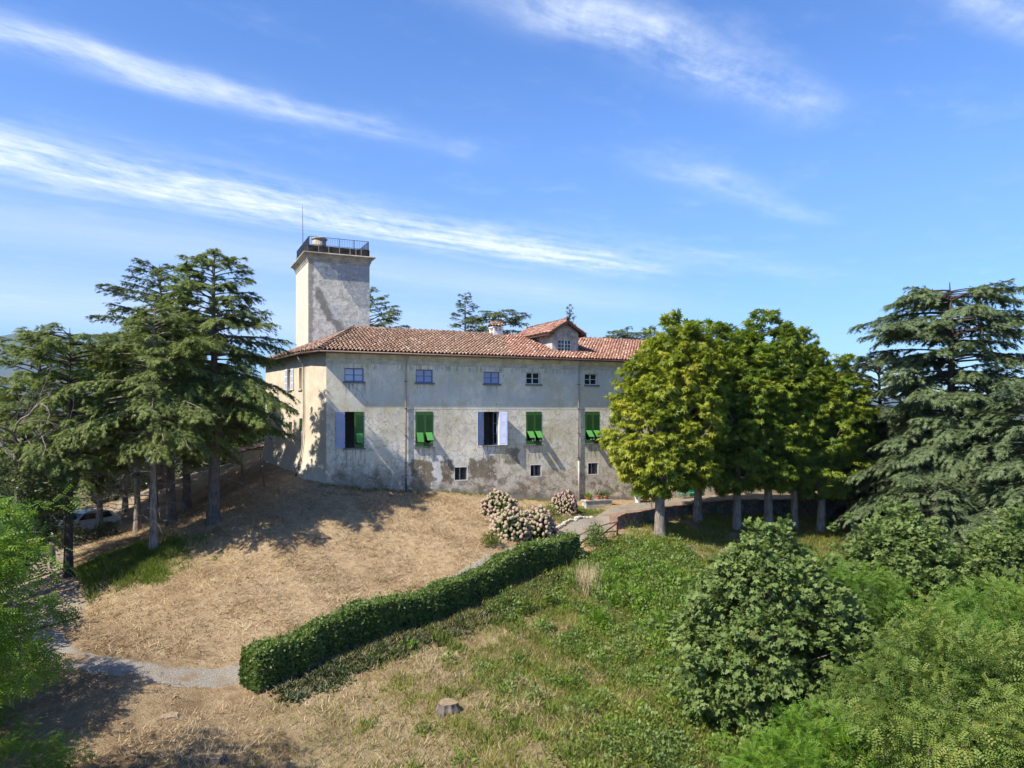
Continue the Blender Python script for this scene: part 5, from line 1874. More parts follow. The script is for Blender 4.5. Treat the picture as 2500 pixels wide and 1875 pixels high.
for i in range(90):
    t = hg.random()
    c = HA + hd * (t * HL) + hn_ * hg.uniform(-.3, .3)
    z0 = float(np.interp(t, base_t, base_z))
    sch.append((np.array([(c[0], c[1], z0 - .15), (c[0] + hg.normal(0, .08), c[1] + hg.normal(0, .08), z0 + .5)]), np.array([.025, .015])))
tag(mesh_obj('stem', tubes_mesh('stem', sch, 5), M['barkdark'], hedge), kind='stuff')
# ================================================================ terrace wall, fence and path edge
tw = empty('terrace_wall', (0, 0, 0))
tag(tw, 'rubble retaining wall with brick coping holding up the terrace', 'wall')
wp = []
for i in range(len(WALL_X) - 1):
    for t in np.linspace(0, 1, 8, endpoint=False):
        wp.append((WALL_X[i] + (WALL_X[i + 1] - WALL_X[i]) * t, WALL_Y[i] + (WALL_Y[i + 1] - WALL_Y[i]) * t))
wp.append((WALL_X[-1], WALL_Y[-1]))
wp = np.array(wp)
wt_ = unit(np.gradient(wp, axis=0))
wn_ = np.column_stack([wt_[:, 1], -wt_[:, 0]])
up_z = rb_up(wp[:, 0], wp[:, 1])
top_z = np.maximum(up_z + .10, -2.0) + .22 * np.exp(-(wp[:, 0] - 6.3) / 1.0)
top_z[0] = -1.93
wm = MB()
rr = []
for i in range(len(wp)):
    bz_ = float(rb_lo(wp[i, :1], wp[i, 1:])[0]) - .7
    a, b_ = wp[i] + wn_[i] * .24, wp[i] - wn_[i] * .20
    a2 = wp[i] + wn_[i] * .36
    rr.append([(a2[0], a2[1], bz_), (a[0], a[1], top_z[i]), (b_[0], b_[1], top_z[i]), (b_[0], b_[1], bz_)])
for i in range(len(rr) - 1):
    for j in range(3):
        wm.poly([rr[i][j], rr[i + 1][j], rr[i + 1][j + 1], rr[i][j + 1]])
wm.poly(rr[0])
wm.poly(rr[-1][::-1])
wm.build('masonry', M['stone'], tw)
seg = np.concatenate([[0], np.cumsum(np.linalg.norm(np.diff(wp, axis=0), axis=1))])
bme = None
for k in range(120):
    sk = .06 + k * .125
    if sk > seg[-1]: break
    x, y, z = (np.interp(sk, seg, q) for q in (wp[:, 0], wp[:, 1], top_z))
    tx, ty = np.interp(sk, seg, wt_[:, 0]), np.interp(sk, seg, wt_[:, 1])
    if bme is None:
        o = MB().box(-.056, .056, -.25, .30, 0, .065).build('brick', M['brick'], tw)
        bme = o.data
    else:
        o = mesh_obj('brick', bme, None, tw)
    o.location = (x + random.uniform(-.01, .01), y + random.uniform(-.015, .015), z + .003 + random.uniform(0, .012))
    o.rotation_euler = (random.uniform(-.03, .03), random.uniform(-.03, .03), math.atan2(ty, tx) + math.pi + random.uniform(-.04, .04))
o = MB().box(-.30, .06, -.27, .31, -1.0, .0).build('end_pier', M['brick'], tw)
o.location = (wp[0, 0], wp[0, 1], top_z[0] + .02)
o.rotation_euler = (0, 0, math.atan2(wt_[0, 1], wt_[0, 0]))

# pale edging stones up the left side of the path
bm_ = bmesh.new()
bmesh.ops.create_icosphere(bm_, subdivisions=1, radius=1)
for v in bm_.verts:
    v.co *= random.uniform(.8, 1.15)
stone_me = bpy.data.meshes.new('stone')
bm_.to_mesh(stone_me)
bm_.free()
stone_me.materials.append(M['pathstone'])
for i in range(16):
    f = i / 15
    x, y = 2.3 + (5.0 - 2.3) * f + random.uniform(-.08, .08), 43.0 + (46.6 - 43.0) * f + random.uniform(-.08, .08)
    o = mesh_obj('stone', stone_me, None, path)
    o.location = (x, y, zat(x, y) + .03)
    o.scale = (random.uniform(.16, .30), random.uniform(.12, .2), random.uniform(.07, .12))
    o.rotation_euler = (0, 0, .9 + random.uniform(-.4, .4))

fen = empty('rail_fence', at(3.62, 40.91, 0))
tag(fen, 'low rustic wooden rail fence between the hedge end and terrace wall', 'fence')
fp = [Vector(at(3.62, 40.91, 0)), Vector(at(4.9, 41.9, 0)), Vector(at(6.1, 42.95, 0))]
for p in fp:
    MB().tube([(p.x - fp[0].x, p.y - fp[0].y, p.z - fp[0].z - .2), (p.x - fp[0].x + .02, p.y - fp[0].y, p.z - fp[0].z + .82)], [.06, .05], 7).build('post', M['wood'], fen)
for i in range(2):
    a, b_ = fp[i] - fp[0], fp[i + 1] - fp[0]
    for h1, h2 in ((.74, .78), (.12, .70), (.32, .25)):
        MB().tube([a + Vector((0, -.05, h1)), (a + b_) / 2 + Vector((0, -.07, (h1 + h2) / 2 + .03)), b_ + Vector((0, -.05, h2))], [.035, .035, .03], 6).build('rail', M['wood'], fen)

# ---- stumps
def stump(loc, r, h, label):
    e = empty('tree_stump', loc, random.uniform(0, 6))
    tag(e, label, 'tree stump', 'tree stumps in the lower field')
    mb = MB()
    n = 18
    V = []
    for z, k in ((-.25, 1.35), (.02, 1.18), (h * .6, 1.0), (h, .97)):
        for j in range(n):
            a = 2 * math.pi * j / n
            rr_ = r * k * (1 + .10 * math.sin(3 * a + 1) + .06 * math.sin(7 * a) * (1.6 - z))
            V.append((rr_ * math.cos(a), rr_ * math.sin(a), z))
    mb.V = V
    mb.F = [(i * n + j, i * n + (j + 1) % n, (i + 1) * n + (j + 1) % n, (i + 1) * n + j) for i in range(3) for j in range(n)]
    mb.build('bark', M['bark'], e)
    t = MB()
    t.poly([(V[3 * n + j][0] * .97, V[3 * n + j][1] * .97, h + .006) for j in range(n)])
    t.build('cut_face', M['woodgrey'], e)


stump(at(-2.06, 23.58, 0), .32, .24, 'sawn tree stump in the middle of the lower field')
stump(at(-10.6, 22.84, 0), .28, .05, 'low flat tree stump at lower left by the path')
stump(at(-8.3, 20.75, 0), .22, .04, 'small tree stump at the bottom edge, left')

# ---- planter, pots and bench
pl = empty('stone_planter', Vector(at(5.76, 50.2, -.05)), VROT)
tag(pl, 'long grey concrete trough beneath the villa front', 'planter')
MB().box(-1.02, 1.02, -.3, .3, 0, .46).build('trough', M['concrete'], pl)
MB().box(-1.07, 1.07, -.35, .35, .462, .53).build('rim', M['concrete'], pl)


def leaf_clump(name, n, rx, rz, size, tv, tf, m, parent, z0=0, seed=1, upz=.4):
    g_ = np.random.default_rng(seed)
    d = unit(g_.normal(size=(n, 3)))
    d[:, 2] = np.abs(d[:, 2])
    P_ = d * (g_.random((n, 1)) ** .45) * np.array((rx, rx, rz)) + np.array((0, 0, z0))
    V, F, T = place(tv, tf, P_, d + g_.normal(0, .4, (n, 3)), d * .6 + np.array((0, 0, upz)) + g_.normal(0, .35, (n, 3)), size * g_.uniform(.6, 1.25, n), np.clip(g_.normal(.5, .22, n), 0, 1))
    return tag(mesh_obj(name, np_mesh(name, V, F, T), m, parent), kind='stuff')


def pot(loc, r, h, m, label, plant, grp='pots by the villa front', sc=1):
    e = empty('flower_pot', loc)
    tag(e, label, 'flower pot', grp)
    MB().lathe([(r * .68, 0), (r * .95, h * .85), (r * 1.08, h * .86), (r * 1.08, h), (r * .9, h), (r * .88, h * .9)], 14).build('pot', m, e)
    leaf_clump('plant', plant[0], plant[1], plant[2], plant[3], KITE_V * (.5, 1, 1), KITE_F, M['seedling'] if plant[4] else M['hydleaf'], e, h * .85, int(r * 1000 + loc[0] * 10))


for k, (dx_, lab, pl_) in enumerate(((-.66, 'terracotta pot at the left end of the trough', (160, .26, .25, .14, 1)), (.06, 'terracotta pot in the middle of the trough', (90, .2, .45, .13, 0)), (.66, 'terracotta pot at the right end of the trough', (170, .3, .35, .14, 0)))):
    pot(pl.location + Vector((VD.x * dx_, VD.y * dx_, .532)), (.24, .2, .27)[k], (.2, .3, .22)[k], M['terracotta'], lab, pl_)
pot(Vector(at(8.9, 52.35, .0)), .26, .5, M['limewhite'], 'whitish pot with a leafy plant beside the dark doorway', (330, .42, .65, .20, 1))

be = empty('bench', Vector(at(13.05, 55.0, .0)), VROT)
tag(be, 'green garden bench against the shaded villa wall', 'bench')
for k in range(4):
    MB().box(-.75, .75, -.30 + k * .12, -.20 + k * .12, .43, .46).build('seat_slat', M['benchgreen'], be)
for k in range(3):
    MB().box(-.75, .75, .20, .225, .54 + k * .12, .64 + k * .12).build('back_slat', M['benchgreen'], be)
for sx in (-.62, .62):
    MB().tube([(sx, -.30, 0), (sx, -.22, .42), (sx, .17, .42), (sx, .24, .92)], .022, 6).build('leg', M['benchgreen'], be)
    MB().tube([(sx, .15, .42), (sx, .26, 0)], .022, 6).build('leg', M['benchgreen'], be)
for k, (x, y, lab) in enumerate(((9.3, 49.2, 'thin dark iron post at the terrace edge, left of the pair'), (9.75, 49.65, 'thin dark iron post at the terrace edge, right of the pair'))):
    e = empty('iron_post', (x, y, -2.05))
    tag(e, lab, 'post', 'iron posts at the terrace edge')
    MB().tube([(0, 0, 0), (0, 0, 1.55)], .03, 8).build('shaft', M['iron'], e)
    MB().lathe([(.05, 1.55), (.05, 1.6), (.01, 1.66)], 8).build('cap', M['iron'], e)

# ---- stakes on the bank by the side wall
for x, y, h, lx_, lab in ((-15.1, 45.2, 2.05, -.28, 'leaning wooden stake on the bank below the villa side wall'), (-18.3, 50.2, 1.2, -.1, 'short wooden stake at the top of the bank by the small roof')):
    e = empty('wooden_stake', at(x, y, 0))
    tag(e, lab, 'stake', 'stakes on the bank')
    MB().tube([(0, 0, -.3), (lx_ * .5, 0, h * .5), (lx_, 0, h)], [.05, .042, .03], 6).build('pole', M['wood'], e)
    MB().lathe([(.055, h * .62), (.055, h * .66)], 8, (lx_ * .62, 0, 0)).build('tie', M['limewhite'], e)

# small tiled outbuilding roof at the left end of the side wall
shd = empty('shed', (-19.9, 57.2, -.2), VROT)
tag(shd, 'low shed with tiled lean-to roof at the left end of the villa', 'shed')
MB().box(-1.6, 1.6, -1.2, 1.4, 0, 1.7).build('wall', M['side'], shd)
MB().poly([(-2.0, -1.6, 1.35), (2.0, -1.6, 2.35), (2.0, 1.7, 2.35), (-2.0, 1.7, 1.35)]).build('roof', M['pan'], shd)
nm = np.array((-.24, 0, .97))
tiles('roof_tile', [((-2.05, -1.5 + .235 * k, 1.37), (2.0, -1.5 + .235 * k, 2.38), (0, -1, 0), nm) for k in range(14)], shd, .36)

# ---- parked car between the trunks
def car(loc, rz, label):
    e = empty('parked_car', loc, rz)
    tag(e, label, 'car')
    prof_ = [(-2.05, .35), (-2.1, .62), (-2.02, .86), (-1.75, .95), (-.95, 1.0), (-.45, 1.36), (-.1, 1.47), (.9, 1.48), (1.45, 1.38), (1.9, 1.02), (2.08, .85), (2.1, .5), (2.0, .33)]
    mb = MB()
    n = len(prof_)
    for yy, ins, dz_ in ((-.80, .10, 0), (-.86, 0, 0), (.86, 0, 0), (.80, .10, 0)):
        for x, z in prof_:
            k = max(0, (z - .95)) / .5
            mb.V.append((x * (1 - ins * .2), yy * (1 - .16 * k), z if abs(yy) > .81 else .3 + (z - .3) * .93))
    for i in range(3):
        for j in range(n - 1):
            mb.F.append((i * n + j, i * n + j + 1, (i + 1) * n + j + 1, (i + 1) * n + j))
    mb.F.append(tuple(range(n))[::-1])
    mb.F.append(tuple(range(3 * n, 4 * n)))
    mb.F.append((n - 1, 2 * n - 1, 3 * n - 1, 4 * n - 1, 3 * n, 2 * n, n, 0))
    mb.build('body', M['carpaint'], e)
    MB().poly([(-.93, -.72, 1.035), (-.93, .72, 1.035), (-.46, .64, 1.375), (-.46, -.64, 1.375)]).build('windscreen', M['glass'], e)
    MB().poly([(1.88, .70, 1.06), (1.88, -.70, 1.06), (1.47, -.66, 1.38), (1.47, .66, 1.38)]).build('rear_window', M['glass'], e)
    for s in (-1, 1):
        for (x0, x1, x2, x3) in ((-.80, .30, .30, -.38), (.38, 1.55, 1.25, .38)):
            pts = [(x0, s * .872, 1.0), (x1, s * .872, 1.0), (x2, s * .768, 1.38), (x3, s * .768, 1.36)]
            MB().poly(pts if s < 0 else pts[::-1]).build('side_window', M['glass'], e)
        for x in (-1.32, 1.3):
            w_ = empty('wheel', (x, s * .80, .32))
            col.objects.unlink(w_)
            tyre = MB().lathe([(.20, -.09), (.32, -.09), (.33, 0), (.32, .09), (.20, .09)], 18).build('wheel', M['rubber'], e)
            tyre.location = (x, s * .80, .32)
            tyre.rotation_euler = (R(90), 0, 0)
            MB().lathe([(.20, -.095), (.19, .095)], 14).build('rim', M['rim'], tyre)
        MB().box(-2.12, -2.0, s * .62 - .16, s * .62 + .16, .66, .78).build('headlight', M['white'], e)
        MB().box(2.02, 2.1, s * .66 - .12, s * .66 + .12, .72, .9).build('tail_light', M['terracotta'], e)
    MB().box(-2.13, -2.03, -.6, .6, .38, .56).build('grille', M['cardark'], e)


car(at(-28.2, 48.6, .05), R(62), 'silver car parked on the lane between the cedar trunks')

# ---- hydrangeas
def hydrangea_mesh(seed, pink):
    g_ = np.random.default_rng(seed)
    bm2 = bmesh.new()
    bmesh.ops.create_icosphere(bm2, subdivisions=2, radius=1)
    sv = np.array([v.co[:] for v in bm2.verts])
    sf = np.array([[v.index for v in f.verts] for f in bm2.faces])
    bm2.free()
    sv = sv * (1 + .13 * g_.normal(size=(len(sv), 1)))
    n = 230
    k = np.arange(n) + .5
    ph = np.arccos(1 - 1.02 * k / n)
    th = np.pi * (1 + 5 ** .5) * k
    d = np.column_stack([np.cos(th) * np.sin(ph), np.sin(th) * np.sin(ph), np.cos(ph)]) + g_.normal(0, .05, (n, 3))
    d = unit(d)
    rad = 1 + .07 * np.sin(d[:, 0] * 6) + .06 * np.sin(d[:, 1] * 7 + 1) + g_.normal(0, .03, n)
    P_ = d * rad[:, None] * np.array((.94, .94, 1.30))
    P_[:, :2] *= (1 + .22 * np.clip(P_[:, 2:], 0, 1))
    P_[:, 2] = np.maximum(P_[:, 2], .06)
    tint = np.clip(g_.normal(.38, .16, n) + pink(d), 0, 1)
    S_ = .085 * g_.uniform(.75, 1.2, n)
    V, F, T = place(sv, sf, P_, d + g_.normal(0, .3, (n, 3)), np.cross(d, g_.normal(size=(n, 3))), S_, tint)
    T = np.clip(T + g_.normal(0, .05, len(T)), 0, 1)
    heads = np_mesh('flower_heads', V, F, T)
    n = 1500
    d = unit(g_.normal(size=(n, 3)))
    d[:, 2] = np.abs(d[:, 2])
    P_ = d * g_.uniform(.72, .97, (n, 1)) * (1 + .07 * np.sin(d[:, :1] * 6)) * np.array((1.06, 1.06, 1.33))
    V, F, T = place(KITE_V * (.62, 1, 1), KITE_F, P_, d * .5 + g_.normal(0, .6, (n, 3)), d + np.array((0, 0, .5)) + g_.normal(0, .3, (n, 3)), .15 * g_.uniform(.6, 1.2, n), np.clip(g_.normal(.4, .2, n), 0, 1))
    leaves = np_mesh('leaves', V, F, T)
    return heads, leaves


hm1 = hydrangea_mesh(3, lambda d: .5 * sm(d[:, 0], .45, .95))
hm2 = hydrangea_mesh(4, lambda d: .45 * sm(d[:, 2], .5, .9) + .3 * sm(d[:, 0], .3, .9))
hcore = MB().lathe([(.62, .05), (.74, .4), (.66, .75), (.42, 1.0), (.1, 1.12)], 14)
hcore_me = None
for (x, y, sx, sz, hmx, rz, lab) in ((-.75, 44.2, 1.05, 1.62, hm1, 2.2, 'cream hydrangea at upper left of the clump on the dry slope'),
                                     (-.05, 41.3, 1.15, 1.75, hm1, 1.4, 'cream hydrangea at the front left of the clump'),
                                     (1.35, 41.9, 1.15, 1.95, hm1, 0.0, 'hydrangea at the right of the clump, turning pink on its right side'),
                                     (3.33, 46.6, .80, 1.50, hm2, 0.2, 'single hydrangea with pink top beside the downpipe')):
    e = empty('hydrangea', at(x, y, -.12), rz, (sx, sx, sz / 1.45))
    tag(e, lab, 'hydrangea', 'hydrangea bushes in front of the villa')
    tag(mesh_obj('flower_head', hmx[0], M['hydflower'], e), kind='stuff')
    tag(mesh_obj('leaf', hmx[1], M['hydleaf'], e), kind='stuff')
    if hcore_me is None:
        o = hcore.build('stem', M['hedgecore'], e)
        hcore_me = o.data
    else:
        mesh_obj('stem', hcore_me, None, e)

# ---- small shrubs and seedlings
def shrub(name, x, y, r, h, n, size, tv, tf, m, label, grp, seed, cat='shrub'):
    e = empty(name, at(x, y, -.05))
    tag(e, label, cat, grp)
    leaf_clump('foliage', n, r, h, size, tv, tf, m, e, .1, seed)
    g_ = np.random.default_rng(seed)
    sc_ = []
    for k in range(6):
        a = g_.uniform(0, 6.28)
        q = np.array([(0, 0, -.1), (math.cos(a) * r * .25, math.sin(a) * r * .25, h * .45), (math.cos(a) * r * .5, math.sin(a) * r * .5, h * .8)])
        sc_.append((q, np.array([.02, .014, .006])))
    tag(mesh_obj('stem', tubes_mesh('stem', sc_, 5), M['wood'], e), kind='stuff')


shrub('shrub', 4.66, 41.3, .62, 1.25, 700, .16, KITE_V * (.55, 1, 1), KITE_F, M['maple'], 'leafy dark shrub growing through the middle of the rail fence', 'shrubs along the path', 3)
shrub('shrub', 2.85, 40.4, .85, .9, 800, .15, KITE_V * (.55, 1, 1), KITE_F, M['hedge'], 'untrimmed dark shrub at the upper end of the hedge', 'shrubs along the path', 4)
shrub('shrub', 3.3, 39.6, .6, .8, 420, .15, KITE_V * (.55, 1, 1), KITE_F, M['maple'], 'small shrub hanging below the upper hedge end', 'shrubs along the path', 14)
shrub('shrub', -1.12, 39.0, .5, .7, 380, .14, KITE_V * (.55, 1, 1), KITE_F, M['olive'], 'small yellowish shrub at the foot of the hydrangeas', 'shrubs along the path', 5)
shrub('shrub', -26.3, 43.6, 1.3, 1.5, 1100, .2, KITE_V * (.55, 1, 1), KITE_F, M['broad'], 'dark undergrowth bush half hiding the parked car', 'shrubs on the left bank', 7)
shrub('shrub', -24.6, 44.6, .8, .9, 500, .18, KITE_V * (.55, 1, 1), KITE_F, M['broad'], 'small dark bush at the cedar foot by the parked car', 'shrubs on the left bank', 8)
shrub('shrub', 2.3, 45.2, .5, .55, 300, .13, KITE_V * (.5, 1, 1), KITE_F, M['olive'], 'low yellow-green shrub left of the single hydrangea', 'shrubs along the path', 6)
GS = 'bright locust seedlings in the lower field'
for k, (x, y, r, h, lab) in enumerate(((4.73, 35.6, .62, .75, 'bright green seedling clump just right of the hedge shadow'), (5.4, 34.0, .75, .85, 'largest bright seedling clump in the lower field'), (7.5, 37.2, .6, .7, 'bright seedling clump nearest the front chestnut'),
                                       (6.1, 31.2, .75, .8, 'bright seedling clump nearest the lone maple bush'), (8.4, 35.2, .6, .7, 'seedling clump on the slope under the second chestnut'), (5.2, 37.6, .5, .6, 'seedling clump below the rail fence'), (3.6, 31.5, .5, .5, 'small seedling clump left of the others, amid grass'))):
    shrub('locust_seedling', x, y, r, h, 190, .30, PIN_V, PIN_F, M['seedling'], lab, GS, 20 + k, 'seedling')
for k, (x, y, h, lab) in enumerate(((.63, 32.5, 1.5, 'tall leafy weed standing in the hedge shadow, left of the pair'), (1.6, 33.4, 1.2, 'tall leafy weed standing in the hedge shadow, right of the pair'))):
    e = empty('tall_weed', at(x, y, 0))
    tag(e, lab, 'weed', 'tall weeds below the hedge')
    MB().tube([(0, 0, -.1), (.03, 0, h * .6), (.0, .03, h)], [.018, .012, .005], 5).build('stem', M['hydleaf'], e)
    g_ = np.random.default_rng(90 + k)
    n = 130
    zq = g_.random(n) ** .8
    a = g_.uniform(0, 6.28, n)
    P_ = np.column_stack([np.cos(a) * .05, np.sin(a) * .05, zq * h])
    D_ = np.column_stack([np.cos(a), np.sin(a), .25 + 0 * a])
    V, F, T = place(KITE_V * (.42, 1, 1), KITE_F, P_, D_, np.column_stack([0 * a, 0 * a, 1 + 0 * a]) + g_.normal(0, .3, (n, 3)), (.36 * (1.1 - zq)) * g_.uniform(.6, 1.1, n), np.clip(g_.normal(.55, .2, n), 0, 1))
    tag(mesh_obj('leaf', np_mesh('leaf', V, F, T), M['locust'], e), kind='stuff')

# ================================================================ grass
def inside_villa(x, y):
    dx_, dy_ = x - VC.x, y - VC.y
    s = dx_ * VD.x + dy_ * VD.y
    h = -dx_ * VD.y + dy_ * VD.x
    return (s > -2.6) & (h > -.02) & (s < VLEN + .5) & (h < 12)


def scatter(seed, n, x0, x1, y0, y1, prob):
    g_ = np.random.default_rng(seed)
    x, y = g_.uniform(x0, x1, n), g_.uniform(y0, y1, n)
    on = np.minimum(pdist(x, y, PATH, PATHW), pdist(x, y, LANE) - 1.5)
    k = (g_.random(n) < prob(x, y)) & ~inside_villa(x, y) & (on > .05)
    wallgap = np.abs(y - np.interp(x, WALL_X, WALL_Y))
    k &= ~((wallgap < .3) & (x > 6))
    return x[k], y[k], g_


def blades(name, x, y, g_, per, L, W, lean, spread, tint_mu, m, tvar=.2, lift=0.0, cup=None):
    n = len(x)
    rep_ = np.repeat(np.arange(n), per)
    N = len(rep_)
    px_ = x[rep_] + g_.normal(0, spread, N)
    py_ = y[rep_] + g_.normal(0, spread, N)
    z = HG(px_, py_)
    a = g_.uniform(0, 6.28, N)
    ln_ = lean * g_.uniform(.5, 1.5, N)
    D_ = np.column_stack([np.cos(a) * ln_, np.sin(a) * ln_, np.ones(N)])
    Nn = np.column_stack([np.cos(a), np.sin(a), -ln_ * .3]) + g_.normal(0, .4, (N, 3))
    S_ = L * g_.uniform(.5, 1.3, N)
    cl = g_.normal(0, .14, n)
    T0 = (tint_mu if np.isscalar(tint_mu) else tint_mu[rep_]) + cl[rep_] + g_.normal(0, tvar, N)
    V, F, T = place(TRI_V, TRI_F, np.column_stack([px_, py_, z - .02 + lift * g_.random(N)]), D_, Nn, np.column_stack([np.full(N, W) * g_.uniform(.7, 1.3, N), S_, S_]), np.clip(T0, 0, 1))
    o = mesh_obj(name, np_mesh(name, V, F, T), m)
    return tag(o, kind='stuff')


def side_of(x, y):
    return (x - HA[0]) * hn_[0] + (y - HA[1]) * hn_[1]


# mown dry grass lying on the upper slope
x, y, g_ = scatter(201, 52000, -24, 6.5, 25, 46.5, lambda x, y: ((side_of(x, y) < -.9) | (y > 40.5)) * (.35 + .65 * sm(lump(x, y, 1.1, .7) + .5 * lump(x, y, 3.3, 2.), -.6, .7)) * (1 - .8 * np.exp(-(((x + 18.8) / 3.) ** 2 + ((y - 35.2) / 2.4) ** 2))))
o = blades('dry_grass', x, y, g_, 3, .32, .024, 2.2, .08, .50 + .26 * lump(x, y, .8, 2.), M['straw'])
tag(o, 'mown dry straw lying over the slope in front of the villa', 'grass')
# straw and short growth in the lower field
x, y, g_ = scatter(202, 46000, -14.5, 9.5, 17.5, 42.5, lambda x, y: (side_of(x, y) > .3) * (.25 + .75 * sm(lump(x, y, 1.0, .2) + .4 * lump(x, y, 3., 1.), -.7, .5)))
o = blades('dry_grass', x, y, g_, 3, .28, .021, 1.5, .08, .46 + .22 * lump(x, y, .9, 1.), M['straw'])
tag(o, 'dry straw-coloured grass over the lower field', 'grass')
gf = lambda x, y: sm(lump(x, y, .75, 1.4) + .6 * lump(x, y, 1.9, .4) + .16 * x + .25, -.25, .65)
x, y, g_ = scatter(203, 60000, -13, 9.5, 17.5, 43.5, lambda x, y: (side_of(x, y) > .5) * np.clip(gf(x, y) * 1.2 + .22 * sm(x, -9, -3), 0, 1) * (1 - .85 * sm(lump(x, y, 1.05, 7.) + .5 * lump(x, y, 2.6, 3.), .35, .75)))
o = blades('meadow_grass', x, y, g_, 4, .27, .024, .85, .12, .46 + .38 * lump(x, y, .9, 4.), M['grass'], .24)
tag(o, 'yellow-green rough grass in tufts over the lower field', 'grass')
x, y, g_ = scatter(204, 30000, -9.5, 9.5, 18, 43, lambda x, y: (side_of(x, y) > .5) * sm(lump(x, y, 1.25, 5.) + .5 * lump(x, y, 2.9, 1.) + .11 * x, .1, .7))
o = blades('green_weeds', x, y, g_, 5, .32, .060, .95, .13, .55 + .35 * lump(x, y, 1.1, 3.), M['greengrass'])
tag(o, 'bright green weed clumps scattered over the lower field', 'weeds')
x, y, g_ = scatter(205, 22000, -24, -13, 30, 41, lambda x, y: sm(np.exp(-(((x + 18.6) / 3.6) ** 2 + ((y - 34.9) / 3.0) ** 2)) + .3 * lump(x, y, 1.6, 2.), .35, .75))
o = blades('green_grass', x, y, g_, 4, .32, .035, .8, .08, .5, M['greengrass'])
tag(o, 'patch of lush green grass under the left cedars', 'grass')
x, y, g_ = scatter(206, 16000, -1, 8, 43.2, 51, lambda x, y: np.clip(1.1 * np.exp(-(((x - 4.9) / 1.6) ** 2 + ((y - 47.8) / 1.3) ** 2)) + .45 * np.exp(-(((x - 2.0) / 2.) ** 2 + ((y - 45.) / 1.2) ** 2)), 0, 1))
o = blades('lawn', x, y, g_, 4, .13, .03, .7, .06, .62, M['greengrass'])
tag(o, 'small bright lawn beside the path below the planter', 'lawn')
x, y, g_ = scatter(207, 20000, 7, 27, 38, 54.3, lambda x, y: .75 * (y < np.interp(x, WALL_X, WALL_Y)) * sm(lump(x, y, .9, 1.) + .8, 0, 1.))
o = blades('bank_grass', x, y, g_, 4, .34, .04, .9, .10, .32 + .2 * lump(x, y, .9, 1.), M['grass'])
tag(o, 'shaded rough grass on the bank below the chestnuts', 'grass')
x, y, g_ = scatter(208, 9000, -11.5, 6, 43.2, 51, lambda x, y: np.exp(-((((x - VC.x) * -VD.y + (y - VC.y) * VD.x) + .25) / .3) ** 2))
o = blades('wall_foot_grass', x, y, g_, 3, .22, .03, .7, .06, .35, M['grass'])
tag(o, 'grass fringe along the foot of the villa front', 'grass')
g_ = np.random.default_rng(209)
x, y = 3.7 + g_.normal(0, .28, 220), 35.6 + g_.normal(0, .5, 220)
o = blades('dead_stalks', x, y, g_, 2, 1.0, .03, .35, .05, .75, M['straw'])
tag(o, 'clump of tall tan dead stalks below the hedge end', 'stalks')
def clumps(name, seed, nc, x0, x1, y0, y1, prob, m, r, h, size, per, tv, tf, label):
    x, y, g_ = scatter(seed, nc, x0, x1, y0, y1, prob)
    rep_ = np.repeat(np.arange(len(x)), per)
    N = len(rep_)
    rr_ = r * g_.uniform(.5, 1.5, len(x))
    d = unit(g_.normal(size=(N, 3)))
    d[:, 2] = np.abs(d[:, 2])
    k_ = (g_.random(N) ** .5)
    px_, py_ = x[rep_] + d[:, 0] * rr_[rep_] * k_, y[rep_] + d[:, 1] * rr_[rep_] * k_
    pz_ = HG(px_, py_) + d[:, 2] * h * (rr_[rep_] / r) * k_ + .02
    T0 = np.clip(.5 + g_.normal(0, .22, len(x))[rep_] + g_.normal(0, .15, N), 0, 1)
    V, F, T = place(tv, tf, np.column_stack([px_, py_, pz_]), d + g_.normal(0, .5, (N, 3)), d * .5 + np.array((0, 0, .8)) + g_.normal(0, .3, (N, 3)), size * g_.uniform(.6, 1.3, N), T0)
    o = mesh_obj(name, np_mesh(name, V, F, T), m)
    tag(o, label, 'weeds', None, 'stuff')


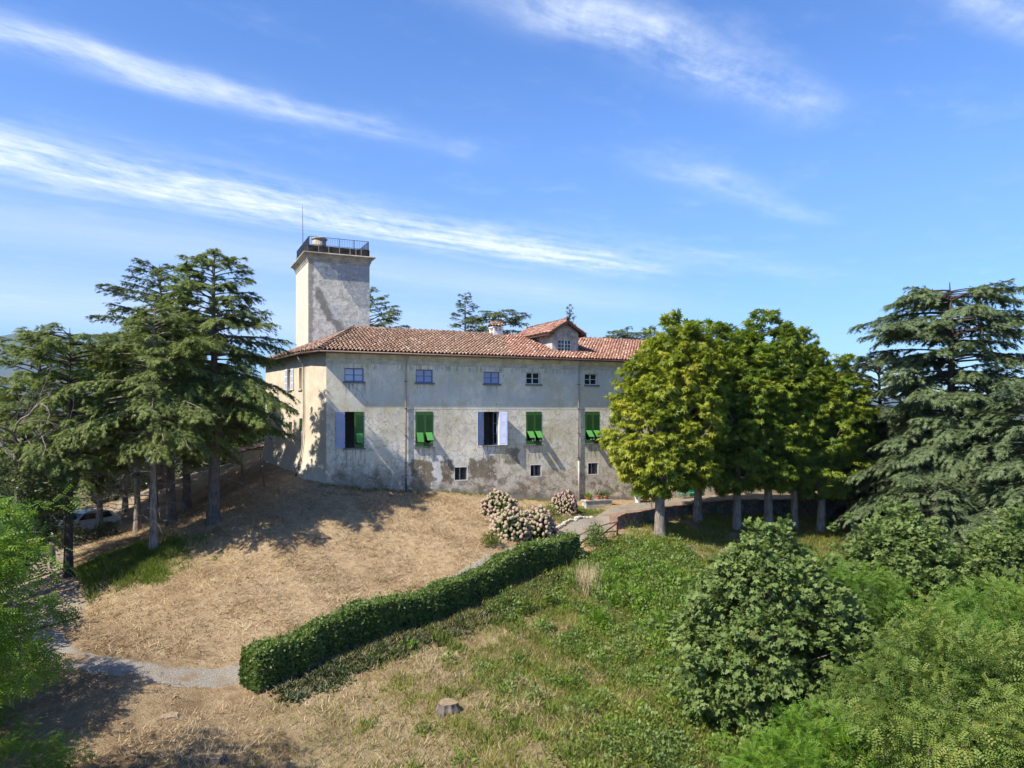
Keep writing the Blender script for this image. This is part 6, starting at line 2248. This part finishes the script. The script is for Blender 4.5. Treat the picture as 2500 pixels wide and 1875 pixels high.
fieldp = lambda b0, b1: (lambda x, y: (side_of(x, y) > 1.0) * sm(lump(x, y, .8, 1.7) + .7 * lump(x, y, 2.1, 4.) + .13 * x - .2, b0, b1))
clumps('bramble', 221, 900, -6, 10, 19, 43, fieldp(-.1, .8), M['maple'], .48, .46, .13, 80, KITE_V * (.6, 1, 1), KITE_F, 'dark bramble cushions over the right of the lower field')
clumps('nettle', 222, 480, -7, 10, 18.5, 42, fieldp(-.3, .9), M['seedling'], .34, .30, .14, 60, KITE_V * (.45, 1, 1), KITE_F, 'bright leafy weeds dotted over the lower field')
clumps('scrub', 223, 900, -4, 10, 18.5, 43, fieldp(-.2, .8), M['locust'], .48, .50, .13, 80, KITE_V * (.4, 1, 1), KITE_F, 'yellow-green low scrub over the lower field')
near = lambda x, y: (side_of(x, y) > 1.4) * np.exp(-(((x - 6.6) / 2.6) ** 2 + ((y - 36.0) / 4.2) ** 2)) * sm(lump(x, y, 1.1, 2.4) + .5, 0, .8)
clumps('bracken', 224, 260, 1, 11, 27, 43, near, M['seedling'], .55, .85, .16, 90, KITE_V * (.45, 1, 1), KITE_F, 'tall bright green growth below the path end and rail fence')
clumps('thicket', 225, 300, 1, 11, 27, 43, near, M['maple'], .60, .80, .14, 90, KITE_V * (.6, 1, 1), KITE_F, 'dark leafy scrub below the path end and front chestnut')
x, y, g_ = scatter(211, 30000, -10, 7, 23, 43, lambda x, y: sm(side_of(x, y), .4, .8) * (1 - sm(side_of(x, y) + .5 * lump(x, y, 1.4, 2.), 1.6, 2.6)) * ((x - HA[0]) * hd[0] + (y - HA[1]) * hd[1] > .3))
o = blades('hedge_shade_growth', x, y, g_, 7, .20, .09, 1.4, .14, .12, M['hedgeshade'])  # dark blades planted to stand in for the hedge's cast shadow
tag(o, 'dense dark green growth added in place of the hedge shadow along its lower foot', 'weeds')
# fallen leaves on the shaded ground at lower left
x, y, g_ = scatter(210, 16000, -19, -6, 18, 32, lambda x, y: littermask(x, y))
o = blades('leaf_litter', x, y, g_, 2, .10, .07, 5.0, .15, .35, M['straw'])
tag(o, 'fallen leaves strewn over the shaded ground at lower left', 'leaves')

# ================================================================ haze over the valley
hz_m = bpy.data.materials.new("haze")
hz_m.use_nodes = True
ht_ = hz_m.node_tree
for n_ in list(ht_.nodes):
    ht_.nodes.remove(n_)
ho = ht_.nodes.new('ShaderNodeOutputMaterial')
hv_ = ht_.nodes.new('ShaderNodeVolumePrincipled')
hv_.inputs['Color'].default_value = (.40, .62, 1.0, 1)
hv_.inputs['Density'].default_value = 0.7e-4
hv_.inputs['Anisotropy'].default_value = 0.0
ht_.links.new(hv_.outputs[0], ho.inputs['Volume'])
hz = MB().box(-9000, 9000, -400, 6200, -175, 480).build('haze', hz_m)
tag(hz, kind='stuff')
